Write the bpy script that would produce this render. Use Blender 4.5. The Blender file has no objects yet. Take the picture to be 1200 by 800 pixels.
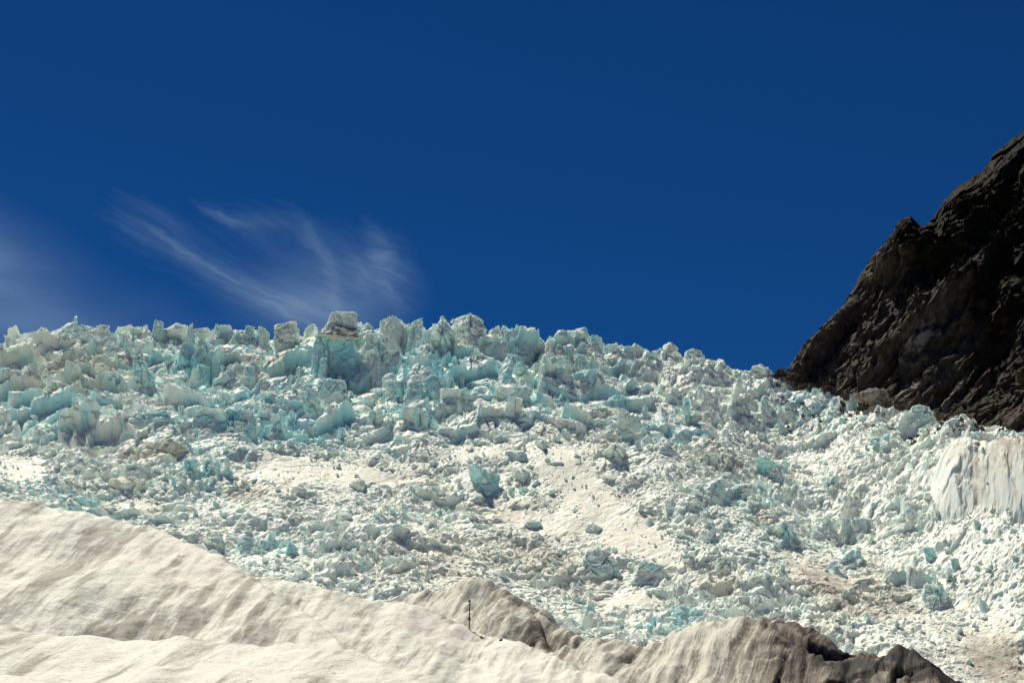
import bpy, bmesh, math, random
import numpy as np
from mathutils import Vector, Matrix, Euler

random.seed(7)
rng = np.random.default_rng(7)
S = bpy.context.scene
COL = S.collection

# ------------------------------------------------------------------ camera
PITCH = math.radians(15.0)
cam_d = bpy.data.cameras.new('camera')
cam_d.sensor_width = 36.0
cam_d.lens = 18.0 / math.tan(math.radians(18.0))
cam_d.clip_start = 0.3
cam_d.clip_end = 60000.0
cam = bpy.data.objects.new('camera', cam_d)
cam.location = (0, 0, 0)
cam.rotation_euler = (math.radians(90) + PITCH, 0, 0)
COL.objects.link(cam)
S.camera = cam

# ------------------------------------------------------------------ light
SUN_EL = math.radians(61.0)
SUN_AZ = math.radians(-38.0)          # measured from straight ahead, minus = towards the left
world = bpy.data.worlds.new('World')
S.world = world
world.use_nodes = True
wn = world.node_tree
wn.nodes.clear()
w_out = wn.nodes.new('ShaderNodeOutputWorld')
w_bg = wn.nodes.new('ShaderNodeBackground')
w_sky = wn.nodes.new('ShaderNodeTexSky')
w_sky.sky_type = 'NISHITA'
w_sky.sun_disc = False
w_sky.sun_elevation = SUN_EL
w_sky.sun_rotation = SUN_AZ
w_sky.altitude = 3000.0
w_sky.air_density = 1.0
w_sky.dust_density = 0.0
w_sky.ozone_density = 8.0
w_bg.inputs['Strength'].default_value = 0.05
w_pol = wn.nodes.new('ShaderNodeMix')            # deep polarised blue of high mountain air
w_pol.data_type = 'RGBA'; w_pol.blend_type = 'MULTIPLY'
w_pol.inputs[0].default_value = 1.0
w_pol.inputs[7].default_value = (0.085, 0.43, 0.74, 1)
wn.links.new(w_sky.outputs[0], w_pol.inputs[6])
wn.links.new(w_pol.outputs[2], w_bg.inputs['Color'])
wn.links.new(w_bg.outputs[0], w_out.inputs['Surface'])

sun_d = bpy.data.lights.new('sun', 'SUN')
sun_d.energy = 5.0
sun_d.angle = math.radians(0.5)
sun_d.color = (1.0, 0.96, 0.85)
sun = bpy.data.objects.new('sun', sun_d)
SUN_DIR = Vector((math.sin(SUN_AZ) * math.cos(SUN_EL), math.cos(SUN_AZ) * math.cos(SUN_EL), math.sin(SUN_EL)))
sun.rotation_euler = SUN_DIR.to_track_quat('Z', 'Y').to_euler()
sun.location = SUN_DIR * 500
COL.objects.link(sun)

S.view_settings.view_transform = 'Standard'
S.view_settings.look = 'None'
S.view_settings.exposure = 0.22
S.view_settings.gamma = 1.0
S.view_settings.use_curve_mapping = False
S.cycles.use_denoising = True
S.cycles.max_bounces = 8
S.cycles.diffuse_bounces = 6
S.cycles.transparent_max_bounces = 12

# ------------------------------------------------------------------ picture -> ground helpers
FPX = 600.0 / math.tan(math.radians(18.0))
CP, SP = math.cos(PITCH), math.sin(PITCH)

def ray(px, py):
    u = (np.asarray(px, float) - 600.0) / FPX
    v = (400.0 - np.asarray(py, float)) / FPX
    return u, CP - v * SP, SP + v * CP

def at_y(px, py, y):
    a, b, c = ray(px, py)
    k = y / b
    return a * k, y + 0 * a, c * k

def project(x, y, z):
    dep = y * CP + z * SP
    return 600.0 + FPX * x / dep, 400.0 - FPX * (-y * SP + z * CP) / dep, dep

# ------------------------------------------------------------------ noise
U32 = np.uint32

def hsh(i, j, k=0, s=0):
    with np.errstate(over='ignore'):
        n = (i.astype(np.int64).astype(U32) * U32(374761393) + j.astype(np.int64).astype(U32) * U32(668265263))
        if isinstance(k, np.ndarray):
            n = n + k.astype(np.int64).astype(U32) * U32(2246822519)
        n = n + U32((s * 3266489917 + 977) & 0xffffffff)
        n = (n ^ (n >> U32(13))) * U32(1274126177)
        n = (n ^ (n >> U32(15))) * U32(2654435761)
        n = n ^ (n >> U32(16))
    return n.astype(np.float64) / 4294967296.0

def vn2(x, y, s=0):
    ix, iy = np.floor(x), np.floor(y)
    fx, fy = x - ix, y - iy
    fx = fx * fx * fx * (fx * (fx * 6 - 15) + 10)
    fy = fy * fy * fy * (fy * (fy * 6 - 15) + 10)
    a, b = hsh(ix, iy, 0, s), hsh(ix + 1, iy, 0, s)
    c, d = hsh(ix, iy + 1, 0, s), hsh(ix + 1, iy + 1, 0, s)
    return (a + (b - a) * fx) * (1 - fy) + (c + (d - c) * fx) * fy

def fbm2(x, y, o=4, s=0, gain=0.5):
    t, a, n = 0, 1.0, 0
    for k in range(o):
        xx = x * 0.8 - y * 0.6 + 17.3 * k
        yy = x * 0.6 + y * 0.8 - 9.1 * k
        t = t + a * vn2(xx, yy, s + k * 13)
        n += a
        a *= gain
        x, y = xx * 2.03, yy * 2.03
    return t / n

def vn3(x, y, z, s=0):
    ix, iy, iz = np.floor(x), np.floor(y), np.floor(z)
    f = []
    for q, i in ((x, ix), (y, iy), (z, iz)):
        t = q - i
        f.append(t * t * (3 - 2 * t))
    r = 0
    for dx in (0, 1):
        for dy in (0, 1):
            for dz in (0, 1):
                w = (f[0] if dx else 1 - f[0]) * (f[1] if dy else 1 - f[1]) * (f[2] if dz else 1 - f[2])
                r = r + w * hsh(ix + dx, iy + dy, iz + dz, s)
    return r

def fbm3(p, sc, o=4, s=0, gain=0.5):
    x, y, z = p[:, 0] * sc, p[:, 1] * sc, p[:, 2] * sc
    t, a, n = 0, 1.0, 0
    for k in range(o):
        t = t + a * vn3(x + 3.7 * k, y - 5.1 * k, z + 1.3 * k, s + 7 * k)
        n += a
        a *= gain
        x, y, z = x * 2.07, y * 2.07, z * 2.07
    return t / n

def facets2(x, y, s=0, tilt=1.6, soft=0.16):
    """Tilted-plate cells: height -1..1 with a plane of its own per cell and short ramps between, edge distance, two cell hashes."""
    ix, iy = np.floor(x), np.floor(y)
    d1 = np.full(x.shape, 9.0); d2 = np.full(x.shape, 9.0)
    h1 = np.zeros(x.shape); h2 = np.zeros(x.shape); r1 = np.zeros(x.shape); q1 = np.zeros(x.shape)
    for a in (-1, 0, 1):
        for b in (-1, 0, 1):
            ci, cj = ix + a, iy + b
            ox = ci + hsh(ci, cj, 0, s) - x
            oy = cj + hsh(ci, cj, 0, s + 1) - y
            d = ox * ox + oy * oy
            r = hsh(ci, cj, 0, s + 2)
            hc = (r * 2 - 1) * 0.7 - ((hsh(ci, cj, 0, s + 3) - 0.5) * ox + (hsh(ci, cj, 0, s + 4) - 0.5) * oy) * tilt
            m = d < d1
            m2 = (~m) & (d < d2)
            h2 = np.where(m, h1, np.where(m2, hc, h2)); d2 = np.where(m, d1, np.where(m2, d, d2))
            h1 = np.where(m, hc, h1); d1 = np.where(m, d, d1); r1 = np.where(m, r, r1)
            q1 = np.where(m, hsh(ci, cj, 0, s + 5), q1)
    e = np.sqrt(d2) - np.sqrt(d1)
    k = 0.5 + 0.5 * np.clip(e / soft, 0, 1)
    return h1 * k + h2 * (1 - k), e, r1, q1

def facets3(p, sc, s=0, tilt=1.6):
    x, y, z = p[:, 0] * sc, p[:, 1] * sc, p[:, 2] * sc
    ix, iy, iz = np.floor(x), np.floor(y), np.floor(z)
    n = len(x)
    d1 = np.full(n, 9.0); d2 = np.full(n, 9.0)
    bi = np.zeros((3, n)); v = np.zeros((3, n))
    for a in (-1, 0, 1):
        for b in (-1, 0, 1):
            for c in (-1, 0, 1):
                ci, cj, ck = ix + a, iy + b, iz + c
                o = (ci + hsh(ci, cj, ck, s) - x, cj + hsh(ci, cj, ck, s + 1) - y, ck + hsh(ci, cj, ck, s + 2) - z)
                d = o[0] ** 2 + o[1] ** 2 + o[2] ** 2
                m = d < d1
                d2 = np.where(m, d1, np.minimum(d2, d)); d1 = np.where(m, d, d1)
                for q, cc in enumerate((ci, cj, ck)):
                    bi[q] = np.where(m, cc, bi[q]); v[q] = np.where(m, -o[q], v[q])
    r = hsh(bi[0], bi[1], bi[2], s + 3)
    t = sum((hsh(bi[0], bi[1], bi[2], s + 4 + q) - 0.5) * v[q] for q in range(3))
    return (r * 2 - 1) * 0.6 + t * tilt, np.sqrt(d2) - np.sqrt(d1), r

def sstep(a, b, x):
    t = np.clip((x - a) / (b - a), 0, 1)
    return t * t * (3 - 2 * t)

# ------------------------------------------------------------------ mesh helpers
def mesh_np(name, verts, faces, mat=None, smooth=False, attrs=None):
    me = bpy.data.meshes.new(name)
    verts = np.ascontiguousarray(verts, dtype=np.float32)
    faces = np.ascontiguousarray(faces, dtype=np.int32)
    nf, k = faces.shape
    me.vertices.add(len(verts)); me.vertices.foreach_set('co', verts.ravel())
    me.loops.add(nf * k); me.loops.foreach_set('vertex_index', faces.ravel())
    me.polygons.add(nf)
    me.polygons.foreach_set('loop_start', np.arange(0, nf * k, k, dtype=np.int32))
    me.polygons.foreach_set('loop_total', np.full(nf, k, dtype=np.int32))
    me.update(calc_edges=True)
    me.polygons.foreach_set('use_smooth', np.full(nf, bool(smooth)))
    for an, av in (attrs or {}).items():
        at = me.attributes.new(an, 'FLOAT', 'POINT')
        at.data.foreach_set('value', np.ascontiguousarray(av, dtype=np.float32).ravel())
    if mat:
        me.materials.append(mat)
    me.validate()
    return me

def grid_faces(nr, nc):
    i = np.arange(nr * nc).reshape(nr, nc)
    return np.stack([i[:-1, :-1], i[:-1, 1:], i[1:, 1:], i[1:, :-1]], -1).reshape(-1, 4)

def link(name, me, parent=None):
    o = bpy.data.objects.new(name, me)
    COL.objects.link(o)
    if parent:
        o.parent = parent
    return o

def tag(o, label, cat, group=None):
    o['label'] = label
    o['category'] = cat
    if group:
        o['group'] = group
    return o

def empty(name, loc, label, cat, group=None):
    o = bpy.data.objects.new(name, None)
    o.location = loc
    o.empty_display_size = 0.3
    COL.objects.link(o)
    return tag(o, label, cat, group)

def bm_obj(name, bm, mat, parent=None):
    me = bpy.data.meshes.new(name)
    bm.to_mesh(me); bm.free()
    me.materials.append(mat)
    return link(name, me, parent)

# ------------------------------------------------------------------ materials
class NT:
    def __init__(self, name):
        self.m = bpy.data.materials.new(name)
        self.m.use_nodes = True
        self.t = self.m.node_tree
        self.t.nodes.clear()
        self.out = self.t.nodes.new('ShaderNodeOutputMaterial')
        self.b = self.t.nodes.new('ShaderNodeBsdfPrincipled')
        self.t.links.new(self.b.outputs[0], self.out.inputs['Surface'])
        self.geo = self.t.nodes.new('ShaderNodeNewGeometry')
    def put(self, sock, v):
        if isinstance(v, bpy.types.NodeSocket):
            self.t.links.new(v, sock)
        elif isinstance(v, (tuple, list)) and len(v) == 3 and sock.type == 'RGBA':
            sock.default_value = (*v, 1)
        else:
            sock.default_value = v
    def math(self, op, a, b=0.0, clamp=False):
        n = self.t.nodes.new('ShaderNodeMath'); n.operation = op; n.use_clamp = clamp
        self.put(n.inputs[0], a); self.put(n.inputs[1], b)
        return n.outputs[0]
    def rng(self, v, a, b, c=0.0, d=1.0):
        n = self.t.nodes.new('ShaderNodeMapRange'); n.interpolation_type = 'SMOOTHSTEP'
        self.put(n.inputs[0], v)
        for k, q in enumerate((a, b, c, d)):
            n.inputs[k + 1].default_value = q
        return n.outputs[0]
    def mix(self, f, a, b):
        n = self.t.nodes.new('ShaderNodeMix'); n.data_type = 'RGBA'
        self.put(n.inputs[0], f); self.put(n.inputs[6], a); self.put(n.inputs[7], b)
        return n.outputs[2]
    def noise(self, scale, detail=4, rough=0.55, vec=None, dist=0.0):
        n = self.t.nodes.new('ShaderNodeTexNoise')
        n.inputs['Scale'].default_value = scale
        n.inputs['Detail'].default_value = detail
        n.inputs['Roughness'].default_value = rough
        n.inputs['Distortion'].default_value = dist
        self.put(n.inputs['Vector'], vec or self.geo.outputs['Position'])
        return n.outputs[0]
    def mapped(self, rot=(0, 0, 0), scale=(1, 1, 1)):
        n = self.t.nodes.new('ShaderNodeMapping'); n.vector_type = 'TEXTURE'
        self.put(n.inputs['Vector'], self.geo.outputs['Position'])
        n.inputs['Rotation'].default_value = rot
        n.inputs['Scale'].default_value = scale
        return n.outputs[0]
    def attr(self, name, kind='GEOMETRY'):
        n = self.t.nodes.new('ShaderNodeAttribute'); n.attribute_name = name; n.attribute_type = kind
        return n.outputs['Fac']
    def nz(self):
        n = self.t.nodes.new('ShaderNodeSeparateXYZ')
        self.put(n.inputs[0], self.geo.outputs['Normal'])
        return n.outputs[2]
    def bump(self, h, strength, dist):
        n = self.t.nodes.new('ShaderNodeBump')
        n.inputs['Strength'].default_value = strength
        n.inputs['Distance'].default_value = dist
        self.put(n.inputs['Height'], h)
        self.put(self.b.inputs['Normal'], n.outputs[0])
    def base(self, c, rough=0.7, spec=0.3):
        self.put(self.b.inputs['Base Color'], c)
        self.put(self.b.inputs['Roughness'], rough)
        self.b.inputs['Specular IOR Level'].default_value = spec

def ice_material(name):
    n = NT(name)
    blue, dirt = n.attr('blue'), n.attr('dirt')
    ob = n.attr('tint', 'OBJECT')
    od = n.attr('dust', 'OBJECT')
    n1, n2, n3 = n.noise(0.11, 3), n.noise(0.55, 5), n.noise(2.6, 6, 0.65)
    up = n.rng(n.math('ADD', n.nz(), n.math('MULTIPLY', n.math('SUBTRACT', n2, 0.5), 0.45)), 0.22, 0.74)
    f = n.math('ADD', n.math('ADD', blue, ob), n.math('MULTIPLY', n.math('SUBTRACT', n2, 0.5), 1.1))
    f = n.math('ADD', f, n.math('MULTIPLY', n.math('SUBTRACT', n1, 0.5), 0.9))
    f = n.rng(f, 0.10, 1.15)
    ice = n.mix(f, (0.77, 0.84, 0.80), (0.36, 0.735, 0.80))
    dd = n.math('ADD', n.math('ADD', dirt, od), n.math('MULTIPLY', n.math('SUBTRACT', n2, 0.5), 1.0))
    dd = n.math('ADD', dd, n.math('MULTIPLY', n.math('SUBTRACT', n3, 0.5), 1.3))
    n4 = n.noise(0.30, 4, 0.6)
    dd = n.math('ADD', dd, n.math('MULTIPLY', n.math('SUBTRACT', n4, 0.5), 0.8))
    snow = n.mix(n.math('MULTIPLY', f, 0.22), (0.865, 0.86, 0.735), (0.74, 0.88, 0.86))
    c = n.mix(up, ice, snow)
    upd = n.rng(n.nz(), -0.1, 0.6, 0.45, 0.9)
    c = n.mix(n.math('MULTIPLY', n.rng(dd, 0.05, 0.75, 0.0, 0.75), upd), c, (0.72, 0.67, 0.545))
    dirty = n.mix(n3, (0.26, 0.215, 0.17), (0.47, 0.405, 0.325))
    c = n.mix(n.math('MULTIPLY', n.rng(dd, 0.50, 1.2), upd), c, dirty)
    n.b.inputs['Subsurface Weight'].default_value = 0.2
    n.b.inputs['Subsurface Radius'].default_value = (0.35, 0.9, 1.0)
    n.b.inputs['Subsurface Scale'].default_value = 1.2
    n.base(c, 0.65, 0.25)
    n.bump(n.math('ADD', n3, n.math('MULTIPLY', n.noise(9.0, 4, 0.7), 0.5)), 0.5, 0.10)
    return n.m

def snow_material(name):
    n = NT(name)
    dirt = n.attr('dirt')
    ang = math.radians(-14)
    st = n.noise(1.0, 5, 0.6, n.mapped((0, 0, ang), (0.6, 7.0, 3.0)), 0.3)
    bl = n.noise(0.22, 4, 0.55)
    fine = n.noise(1.6, 6, 0.65)
    d = n.math('ADD', dirt, n.math('MULTIPLY', n.math('SUBTRACT', st, 0.5), 2.9))
    d = n.math('ADD', d, n.math('MULTIPLY', n.math('SUBTRACT', bl, 0.5), 1.5))
    d = n.math('ADD', d, n.math('MULTIPLY', n.math('SUBTRACT', fine, 0.5), 0.5))
    d = n.rng(d, 0.0, 0.62)
    c = n.mix(n.rng(bl, 0.35, 0.65), (0.71, 0.695, 0.575), (0.685, 0.675, 0.575))
    c = n.mix(n.rng(n.noise(0.09, 3), 0.45, 0.7), c, (0.735, 0.665, 0.58))
    c = n.mix(n.math('MULTIPLY', d, 0.95), c, (0.27, 0.25, 0.19))
    grit = n.noise(5.5, 3, 0.7)
    c = n.mix(n.math('MULTIPLY', n.rng(grit, 0.60, 0.70), 0.6), c, (0.16, 0.14, 0.105))
    n.base(c, 0.6, 0.3)
    n.bump(n.math('ADD', n.math('MULTIPLY', fine, 1.0), n.math('MULTIPLY', n.noise(14.0, 4, 0.7), 0.25)), 0.8, 0.2)
    return n.m

def ridge_material(name):
    n = NT(name)
    dirt = n.attr('dirt')
    ang = math.radians(-22)
    st = n.noise(1.0, 6, 0.65, n.mapped((0, 0, ang), (0.42, 6.0, 2.5)), 0.9)
    bl = n.noise(0.18, 4, 0.6)
    fine = n.noise(2.2, 6, 0.7)
    d = n.math('ADD', dirt, n.math('MULTIPLY', n.math('SUBTRACT', st, 0.5), 2.7))
    d = n.math('ADD', d, n.math('MULTIPLY', n.math('SUBTRACT', bl, 0.5), 1.0))
    d = n.math('ADD', d, n.math('MULTIPLY', n.math('SUBTRACT', fine, 0.5), 1.1))
    d = n.math('MAXIMUM', d, 0.0)
    c = n.mix(n.rng(d, 0.05, 0.55), (0.60, 0.57, 0.475), (0.285, 0.26, 0.205))
    c = n.mix(n.rng(d, 0.55, 1.05), c, (0.135, 0.102, 0.075))
    c = n.mix(n.rng(d, 1.05, 1.45), c, (0.022, 0.017, 0.013))
    n.base(c, 0.7, 0.25)
    n.bump(n.math('ADD', fine, n.math('MULTIPLY', st, 1.5)), 0.5, 0.22)
    return n.m

def rock_material(name, base=(0.145, 0.12, 0.095), light=(0.40, 0.35, 0.29)):
    n = NT(name)
    veg_shade = n.attr('veg_shade')
    pale = n.attr('pale')
    n1, n2, n3 = n.noise(0.07, 4), n.noise(0.4, 6, 0.65), n.noise(1.8, 6, 0.7)
    st = n.noise(1.0, 5, 0.6, n.mapped((0.4, 0.5, math.radians(-20)), (1.2, 9.0, 5.0)), 0.5)
    k = n.math('ADD', n.math('MULTIPLY', st, 0.6), n.math('MULTIPLY', n2, 0.6))
    c = n.mix(n.rng(k, 0.40, 0.78), (base[0] * .2, base[1] * .18, base[2] * .16), base)
    c = n.mix(n.rng(n.math('ADD', k, n.math('MULTIPLY', pale, 0.5)), 0.70, 0.98), c, light)
    c = n.mix(n.rng(n.math('ADD', pale, n.math('MULTIPLY', n.math('SUBTRACT', n2, 0.5), 0.7)), 0.75, 1.0), c, (0.36, 0.32, 0.27))
    v = n.rng(n.math('ADD', veg_shade, n.math('ADD', n.math('MULTIPLY', n.math('SUBTRACT', n2, 0.5), 1.4), n.math('MULTIPLY', n.math('SUBTRACT', n3, 0.5), 0.8))), 0.45, 0.75)
    vc = n.mix(n.rng(n.noise(0.25, 3), 0.5, 0.72), (0.014, 0.013, 0.007), (0.07, 0.043, 0.014))
    c = n.mix(v, c, vc)
    n.base(c, 0.85, 0.15)
    n.bump(n.math('ADD', n3, n.math('ADD', n2, n.math('MULTIPLY', st, 0.8))), 0.9, 0.7)
    return n.m

def plain_material(name, col, rough=0.5, metal=0.0):
    n = NT(name)
    k = n.noise(25.0, 4)
    n.base(n.mix(k, tuple(c * 0.7 for c in col), tuple(min(1, c * 1.3) for c in col)), rough, 0.4)
    n.b.inputs['Metallic'].default_value = metal
    return n.m

M_ICE = ice_material('glacier ice')
M_SNOW = snow_material('old snow')
M_RIDGE = ridge_material('dirty ice')
M_ROCK = rock_material('mountain rock')
M_BOULDER = rock_material('boulder rock', (0.15, 0.13, 0.11), (0.36, 0.33, 0.29))
M_RUST = rock_material('rusty rock', (0.20, 0.09, 0.045), (0.34, 0.18, 0.10))
M_POLE = plain_material('dark galvanised pole', (0.035, 0.036, 0.038), 0.5, 0.3)
M_WIRE = plain_material('steel wire', (0.10, 0.10, 0.09), 0.5, 0.4)
M_GROUND = rock_material('valley ground', (0.16, 0.15, 0.135), (0.3, 0.28, 0.25))

# ------------------------------------------------------------------ icefall base surface
YB = 268.0
_cx = [-500, -200, 0, 50, 85, 120, 180, 300, 400, 500, 560, 600, 700, 760, 820, 870, 905, 930, 960, 1000, 1060, 1130, 1200, 1300, 1450, 1700]
_cy = [430, 415, 403, 394, 388, 394, 390, 392, 390, 387, 389, 396, 406, 411, 417, 434, 444, 450, 464, 477, 486, 493, 502, 525, 560, 620]
_bx = [-500, 0, 150, 300, 500, 700, 900, 1050, 1200, 1500]
_by = [600, 655, 690, 735, 765, 795, 800, 830, 850, 870]

def icefall(x, y):
    """Height of the smooth icefall surface, how far up it (0 foot, 1 crest) and picture coordinates."""
    z = y * 0.2
    for _ in range(5):
        px, py, dep = project(x, np.maximum(y, 60), z)
        yc = np.interp(px, [-400, 0, 500, 930, 1200, 1500], [405, 428, 425, 415, 352, 285])
        t = (y - YB) / (yc - YB)
        cr = np.interp(px, _cx, _cy)
        ba = np.interp(px, _bx, _by)
        tt = np.clip(t, 0, 1)
        g = tt + 0.035 * np.sin(tt * 9.0 + px * 0.012) * (1 - tt) * tt * 4
        pyt = ba + (cr - ba) * g
        a, b, c = ray(px, pyt)
        yy = np.clip(y, YB, yc)
        zz = yy * c / b
        z = zz + np.where(y > yc, (y - yc) * 0.10, 0) - np.where(y < YB, (YB - y) * 0.25, 0)
    return z, t, px, pyt

def hit_ice(px, py):
    """The point of the smooth icefall that a picture point looks at."""
    a, b, c = ray(px, py)
    y = np.arange(255, 470, 0.5)
    z, _, _, _ = icefall(a / b * y, y)
    k = np.nonzero(z >= y * c / b)[0]
    yy = y[k[0]] if len(k) else float(np.interp(px, [-400, 0, 500, 930, 1200, 1500], [405, 428, 425, 415, 352, 285])) + 1.0
    return float(a / b * yy), float(yy), float(yy * c / b)

def blob(px, py, cx, cy, rx, ry, rot=0.0):
    c, s = math.cos(rot), math.sin(rot)
    dx, dy = px - cx, py - cy
    u, v = (dx * c + dy * s) / rx, (-dx * s + dy * c) / ry
    return np.exp(-(u * u + v * v))

CHUTES = [(700, 590, 70, 26, 0.55), (760, 640, 50, 20, 0.5), (620, 610, 60, 16, 0.2), (560, 530, 40, 12, -0.1), (335, 548, 55, 16, 0.05), (430, 560, 45, 14, 0.1),
          (25, 548, 35, 14, 0), (660, 545, 40, 18, 0.5), (960, 670, 40, 10, 0.35), (1165, 770, 45, 28, 0.3),
          (740, 700, 45, 14, 0.1), (160, 590, 30, 10, 0)]
DIRT = [(100, 430, 95, 18, 0.1), (60, 455, 60, 12, 0), (290, 425, 45, 12, 0.1), (330, 440, 40, 14, 0), (180, 530, 45, 8, 0.1), (420, 455, 30, 12, 0.3),
        (650, 430, 70, 12, 0.1), (640, 415, 40, 8, 0.1), (500, 650, 70, 28, 0.1), (640, 660, 60, 30, 0.2), (730, 490, 16, 12, 0.6), (850, 545, 30, 16, 0.3),
        (760, 605, 16, 6, -0.3), (900, 610, 35, 14, 0.2), (980, 690, 60, 22, 0.4), (850, 680, 30, 16, 0), (1050, 700, 60, 30, 0.2), (1165, 770, 50, 30, 0.2),
        (700, 520, 26, 10, 0.4), (300, 575, 40, 14, 0), (1190, 575, 30, 20, 0), (930, 735, 60, 14, 0)]
BLUE = [(250, 420, 160, 40, 0), (400, 480, 110, 50, 0), (640, 460, 90, 24, 0.15), (735, 445, 24, 20, 0), (250, 560, 60, 30, 0), (320, 640, 40, 30, 0),
        (60, 480, 70, 26, 0), (160, 610, 40, 12, 0), (780, 500, 60, 30, 0.4), (880, 590, 60, 26, 0.2), (950, 480, 60, 20, 0.2), (470, 430, 60, 30, 0),
        (900, 630, 50, 22, 0), (300, 500, 100, 40, 0), (790, 730, 50, 20, 0), (1090, 690, 60, 30, 0), (480, 610, 60, 12, 0), (600, 420, 100, 30, 0), (100, 590, 90, 20, 0)]

def fields(px, py):
    sm = 1.15 * sum(blob(px, py, a[0], a[1], a[2] * 1.08, a[3] * 1.05, a[4]) for a in CHUTES)
    di = sum(blob(px, py, *a) for a in DIRT)
    bl = sum(blob(px, py, *a) for a in BLUE)
    return np.clip(sm, 0, 1), np.clip(di, 0, 1), np.clip(bl, 0, 1)

xs = np.arange(-215, 235, 0.36)
ys = np.concatenate([np.arange(215, 262, 1.2), np.arange(262, 440, 0.30), np.arange(440, 620, 4.0)])
GX, GY = np.meshgrid(xs, ys)
GZ, GT, GPX, GPY = icefall(GX, GY)
GZ0 = GZ.copy()
# the grooved ice wall under the cliff: a bench with a steep fluted front
wp_ = np.arange(1050, 1400, 10.0)
foot = np.array([hit_ice(q, 606) for q in wp_])
w_yb = np.interp(GPX, wp_, foot[:, 1]) + 5.0 * (fbm2(GX / 5, GX * 0, 3, 79) - 0.5)
w_zb = np.interp(GPX, wp_, foot[:, 2])
w_top = np.interp(GPX, [1060, 1095, 1120, 1150, 1200, 1400], [575, 535, 517, 516, 512, 512]) + 7 * (fbm2(GX / 3, GX * 0 + 4, 3, 75) - 0.5)
_a, _b, _c = ray(GPX, w_top)
w_run = 10.0
w_yt = w_yb + w_run
w_zt = w_yt * _c / _b
u_ = np.clip((GY - w_yb) / w_run, 0, 1)
w_face = w_zb + (w_zt - w_zb) * (1 - (1 - u_) ** 1.35) + np.clip(GY - w_yt, 0, None) * 0.22
wmask = sstep(1062, 1128, GPX + 30 * (fbm2(GY / 4, GX / 9, 3, 76) - 0.5)) * sstep(1385, 1350, GPX)
raised = np.where(GY > w_yb, np.maximum(w_face - GZ, 0), 0) * wmask
GZ = GZ + raised
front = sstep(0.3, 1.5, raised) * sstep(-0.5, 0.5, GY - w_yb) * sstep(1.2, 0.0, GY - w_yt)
sm, di, bl = fields(GPX, GPY)
band = sstep(560, 470, GPY) * sstep(900, 560, GPX) * 0.9 + 0.1        # the tall broken band under the skyline
live = sstep(-0.25, 0.0, GT)
wx = GX + 1.5 * (fbm2(GX / 5, GY / 5, 3, 3) - 0.5) * 2
wy = GY + 1.5 * (fbm2(GX / 5, GY / 5, 3, 9) - 0.5) * 2
rough_zone = 0.30 + 1.15 * sstep(0.40, 0.66, fbm2(GX / 22, GY / 15, 3, 55))
A, eA, rA, qA = facets2((wx * 0.82 + wy * 0.57) / 10.0, (wy * 0.82 - wx * 0.57) / 8.0, 11, 2.6, 0.10)
B, eB, rB, qB = facets2((wx * 0.9 + wy * 0.44) / 4.6, (wy * 0.9 - wx * 0.44) / 3.2, 21, 2.6, 0.12)
wx2 = GX + 0.4 * (fbm2(GX / 1.6, GY / 1.6, 2, 31) - 0.5) * 2
wy2 = GY + 0.4 * (fbm2(GX / 1.6, GY / 1.6, 2, 37) - 0.5) * 2
Cc, eC, rC, qC = facets2((wx2 * 0.8 - wy2 * 0.6) / 1.9, (wy2 * 0.8 + wx2 * 0.6) / 1.5, 41, 2.6, 0.08)
D, eD, rD, qD = facets2(wx2 / 0.85, wy2 / 0.75, 51, 2.6, 0.05)
fine = fbm2(GX / 1.3, GY / 1.3, 4, 61) - 0.5
calm = 1 - 0.9 * sm
h = (A * (0.45 + 2.7 * band) + B * (0.8 + 0.9 * band) * rough_zone) * calm + Cc * (0.42 - 0.12 * band) * (1 - 0.85 * sm) * rough_zone + D * 0.17 * (1 - 0.7 * sm) + fine * 0.18 * (1 - 0.6 * sm)
h = h - 0.9 * band * calm * np.exp(-(eB / 0.07) ** 2) - 1.6 * band * calm * np.exp(-(eA / 0.05) ** 2)
h = h + 2.2 * (fbm2(GX / 30, GY / 20, 3, 71) - 0.5) + 3.4 * (fbm2(GX / 13, GY / 9, 2, 73) - 0.5) * (1 - band * 0.5) * (1 - 0.6 * sm)
flut = fbm2((GX - 0.35 * (GY - w_yb)) / 1.3, GZ / 14, 4, 77, 0.6) - 0.5
h = h * (1 - 0.75 * front)
h_low = (2.2 * (fbm2(GX / 30, GY / 20, 3, 71) - 0.5) + 3.4 * (fbm2(GX / 13, GY / 9, 2, 73) - 0.5) * (1 - band * 0.5) * (1 - 0.6 * sm)) * live
h = h * live
# push along the mean slope normal so that camera-side faces become steep
nx, ny, nzv = 0.0, -0.52, 0.854
VX = GX + 0.5 * (rB - 0.5) * band * calm * live + h * nx
VY = GY + h * ny - front * flut * 1.5
VZ = GZ + h * nzv
blue_a = np.clip(0.32 * band * calm * np.exp(-(eB / 0.09) ** 2) + 0.5 * band * np.exp(-(eA / 0.06) ** 2) + 0.05 + 0.55 * bl + 0.45 * (qB - 0.5) + 0.30 * (qC - 0.5) + 0.3 * (qA - 0.5) - 0.35 * sm, 0, 1) * (1 - 0.45 * front)  # blue ice; along cracks it paints in the light tinted deep inside
dirt_shade_a = np.clip(0.30 * front * sstep(0.4, 0.7, fbm2(GX / 3, GY / 5, 4, 78)) + 0.5 * front * sstep(-0.05, -0.2, flut) * sstep(1100, 1150, GPX) + 0.62 * di + 0.30 * (fbm2(GX / 9, GY / 6, 4, 81) - 0.5) * 2 + 0.14 + 0.28 * sm, 0, 1)  # dirt, plus grey patches that paint shade onto the wall front
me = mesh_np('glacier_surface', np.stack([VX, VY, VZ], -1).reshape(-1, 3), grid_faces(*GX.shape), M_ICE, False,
             {'blue': blue_a.ravel(), 'dirt': dirt_shade_a.ravel()})
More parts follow.
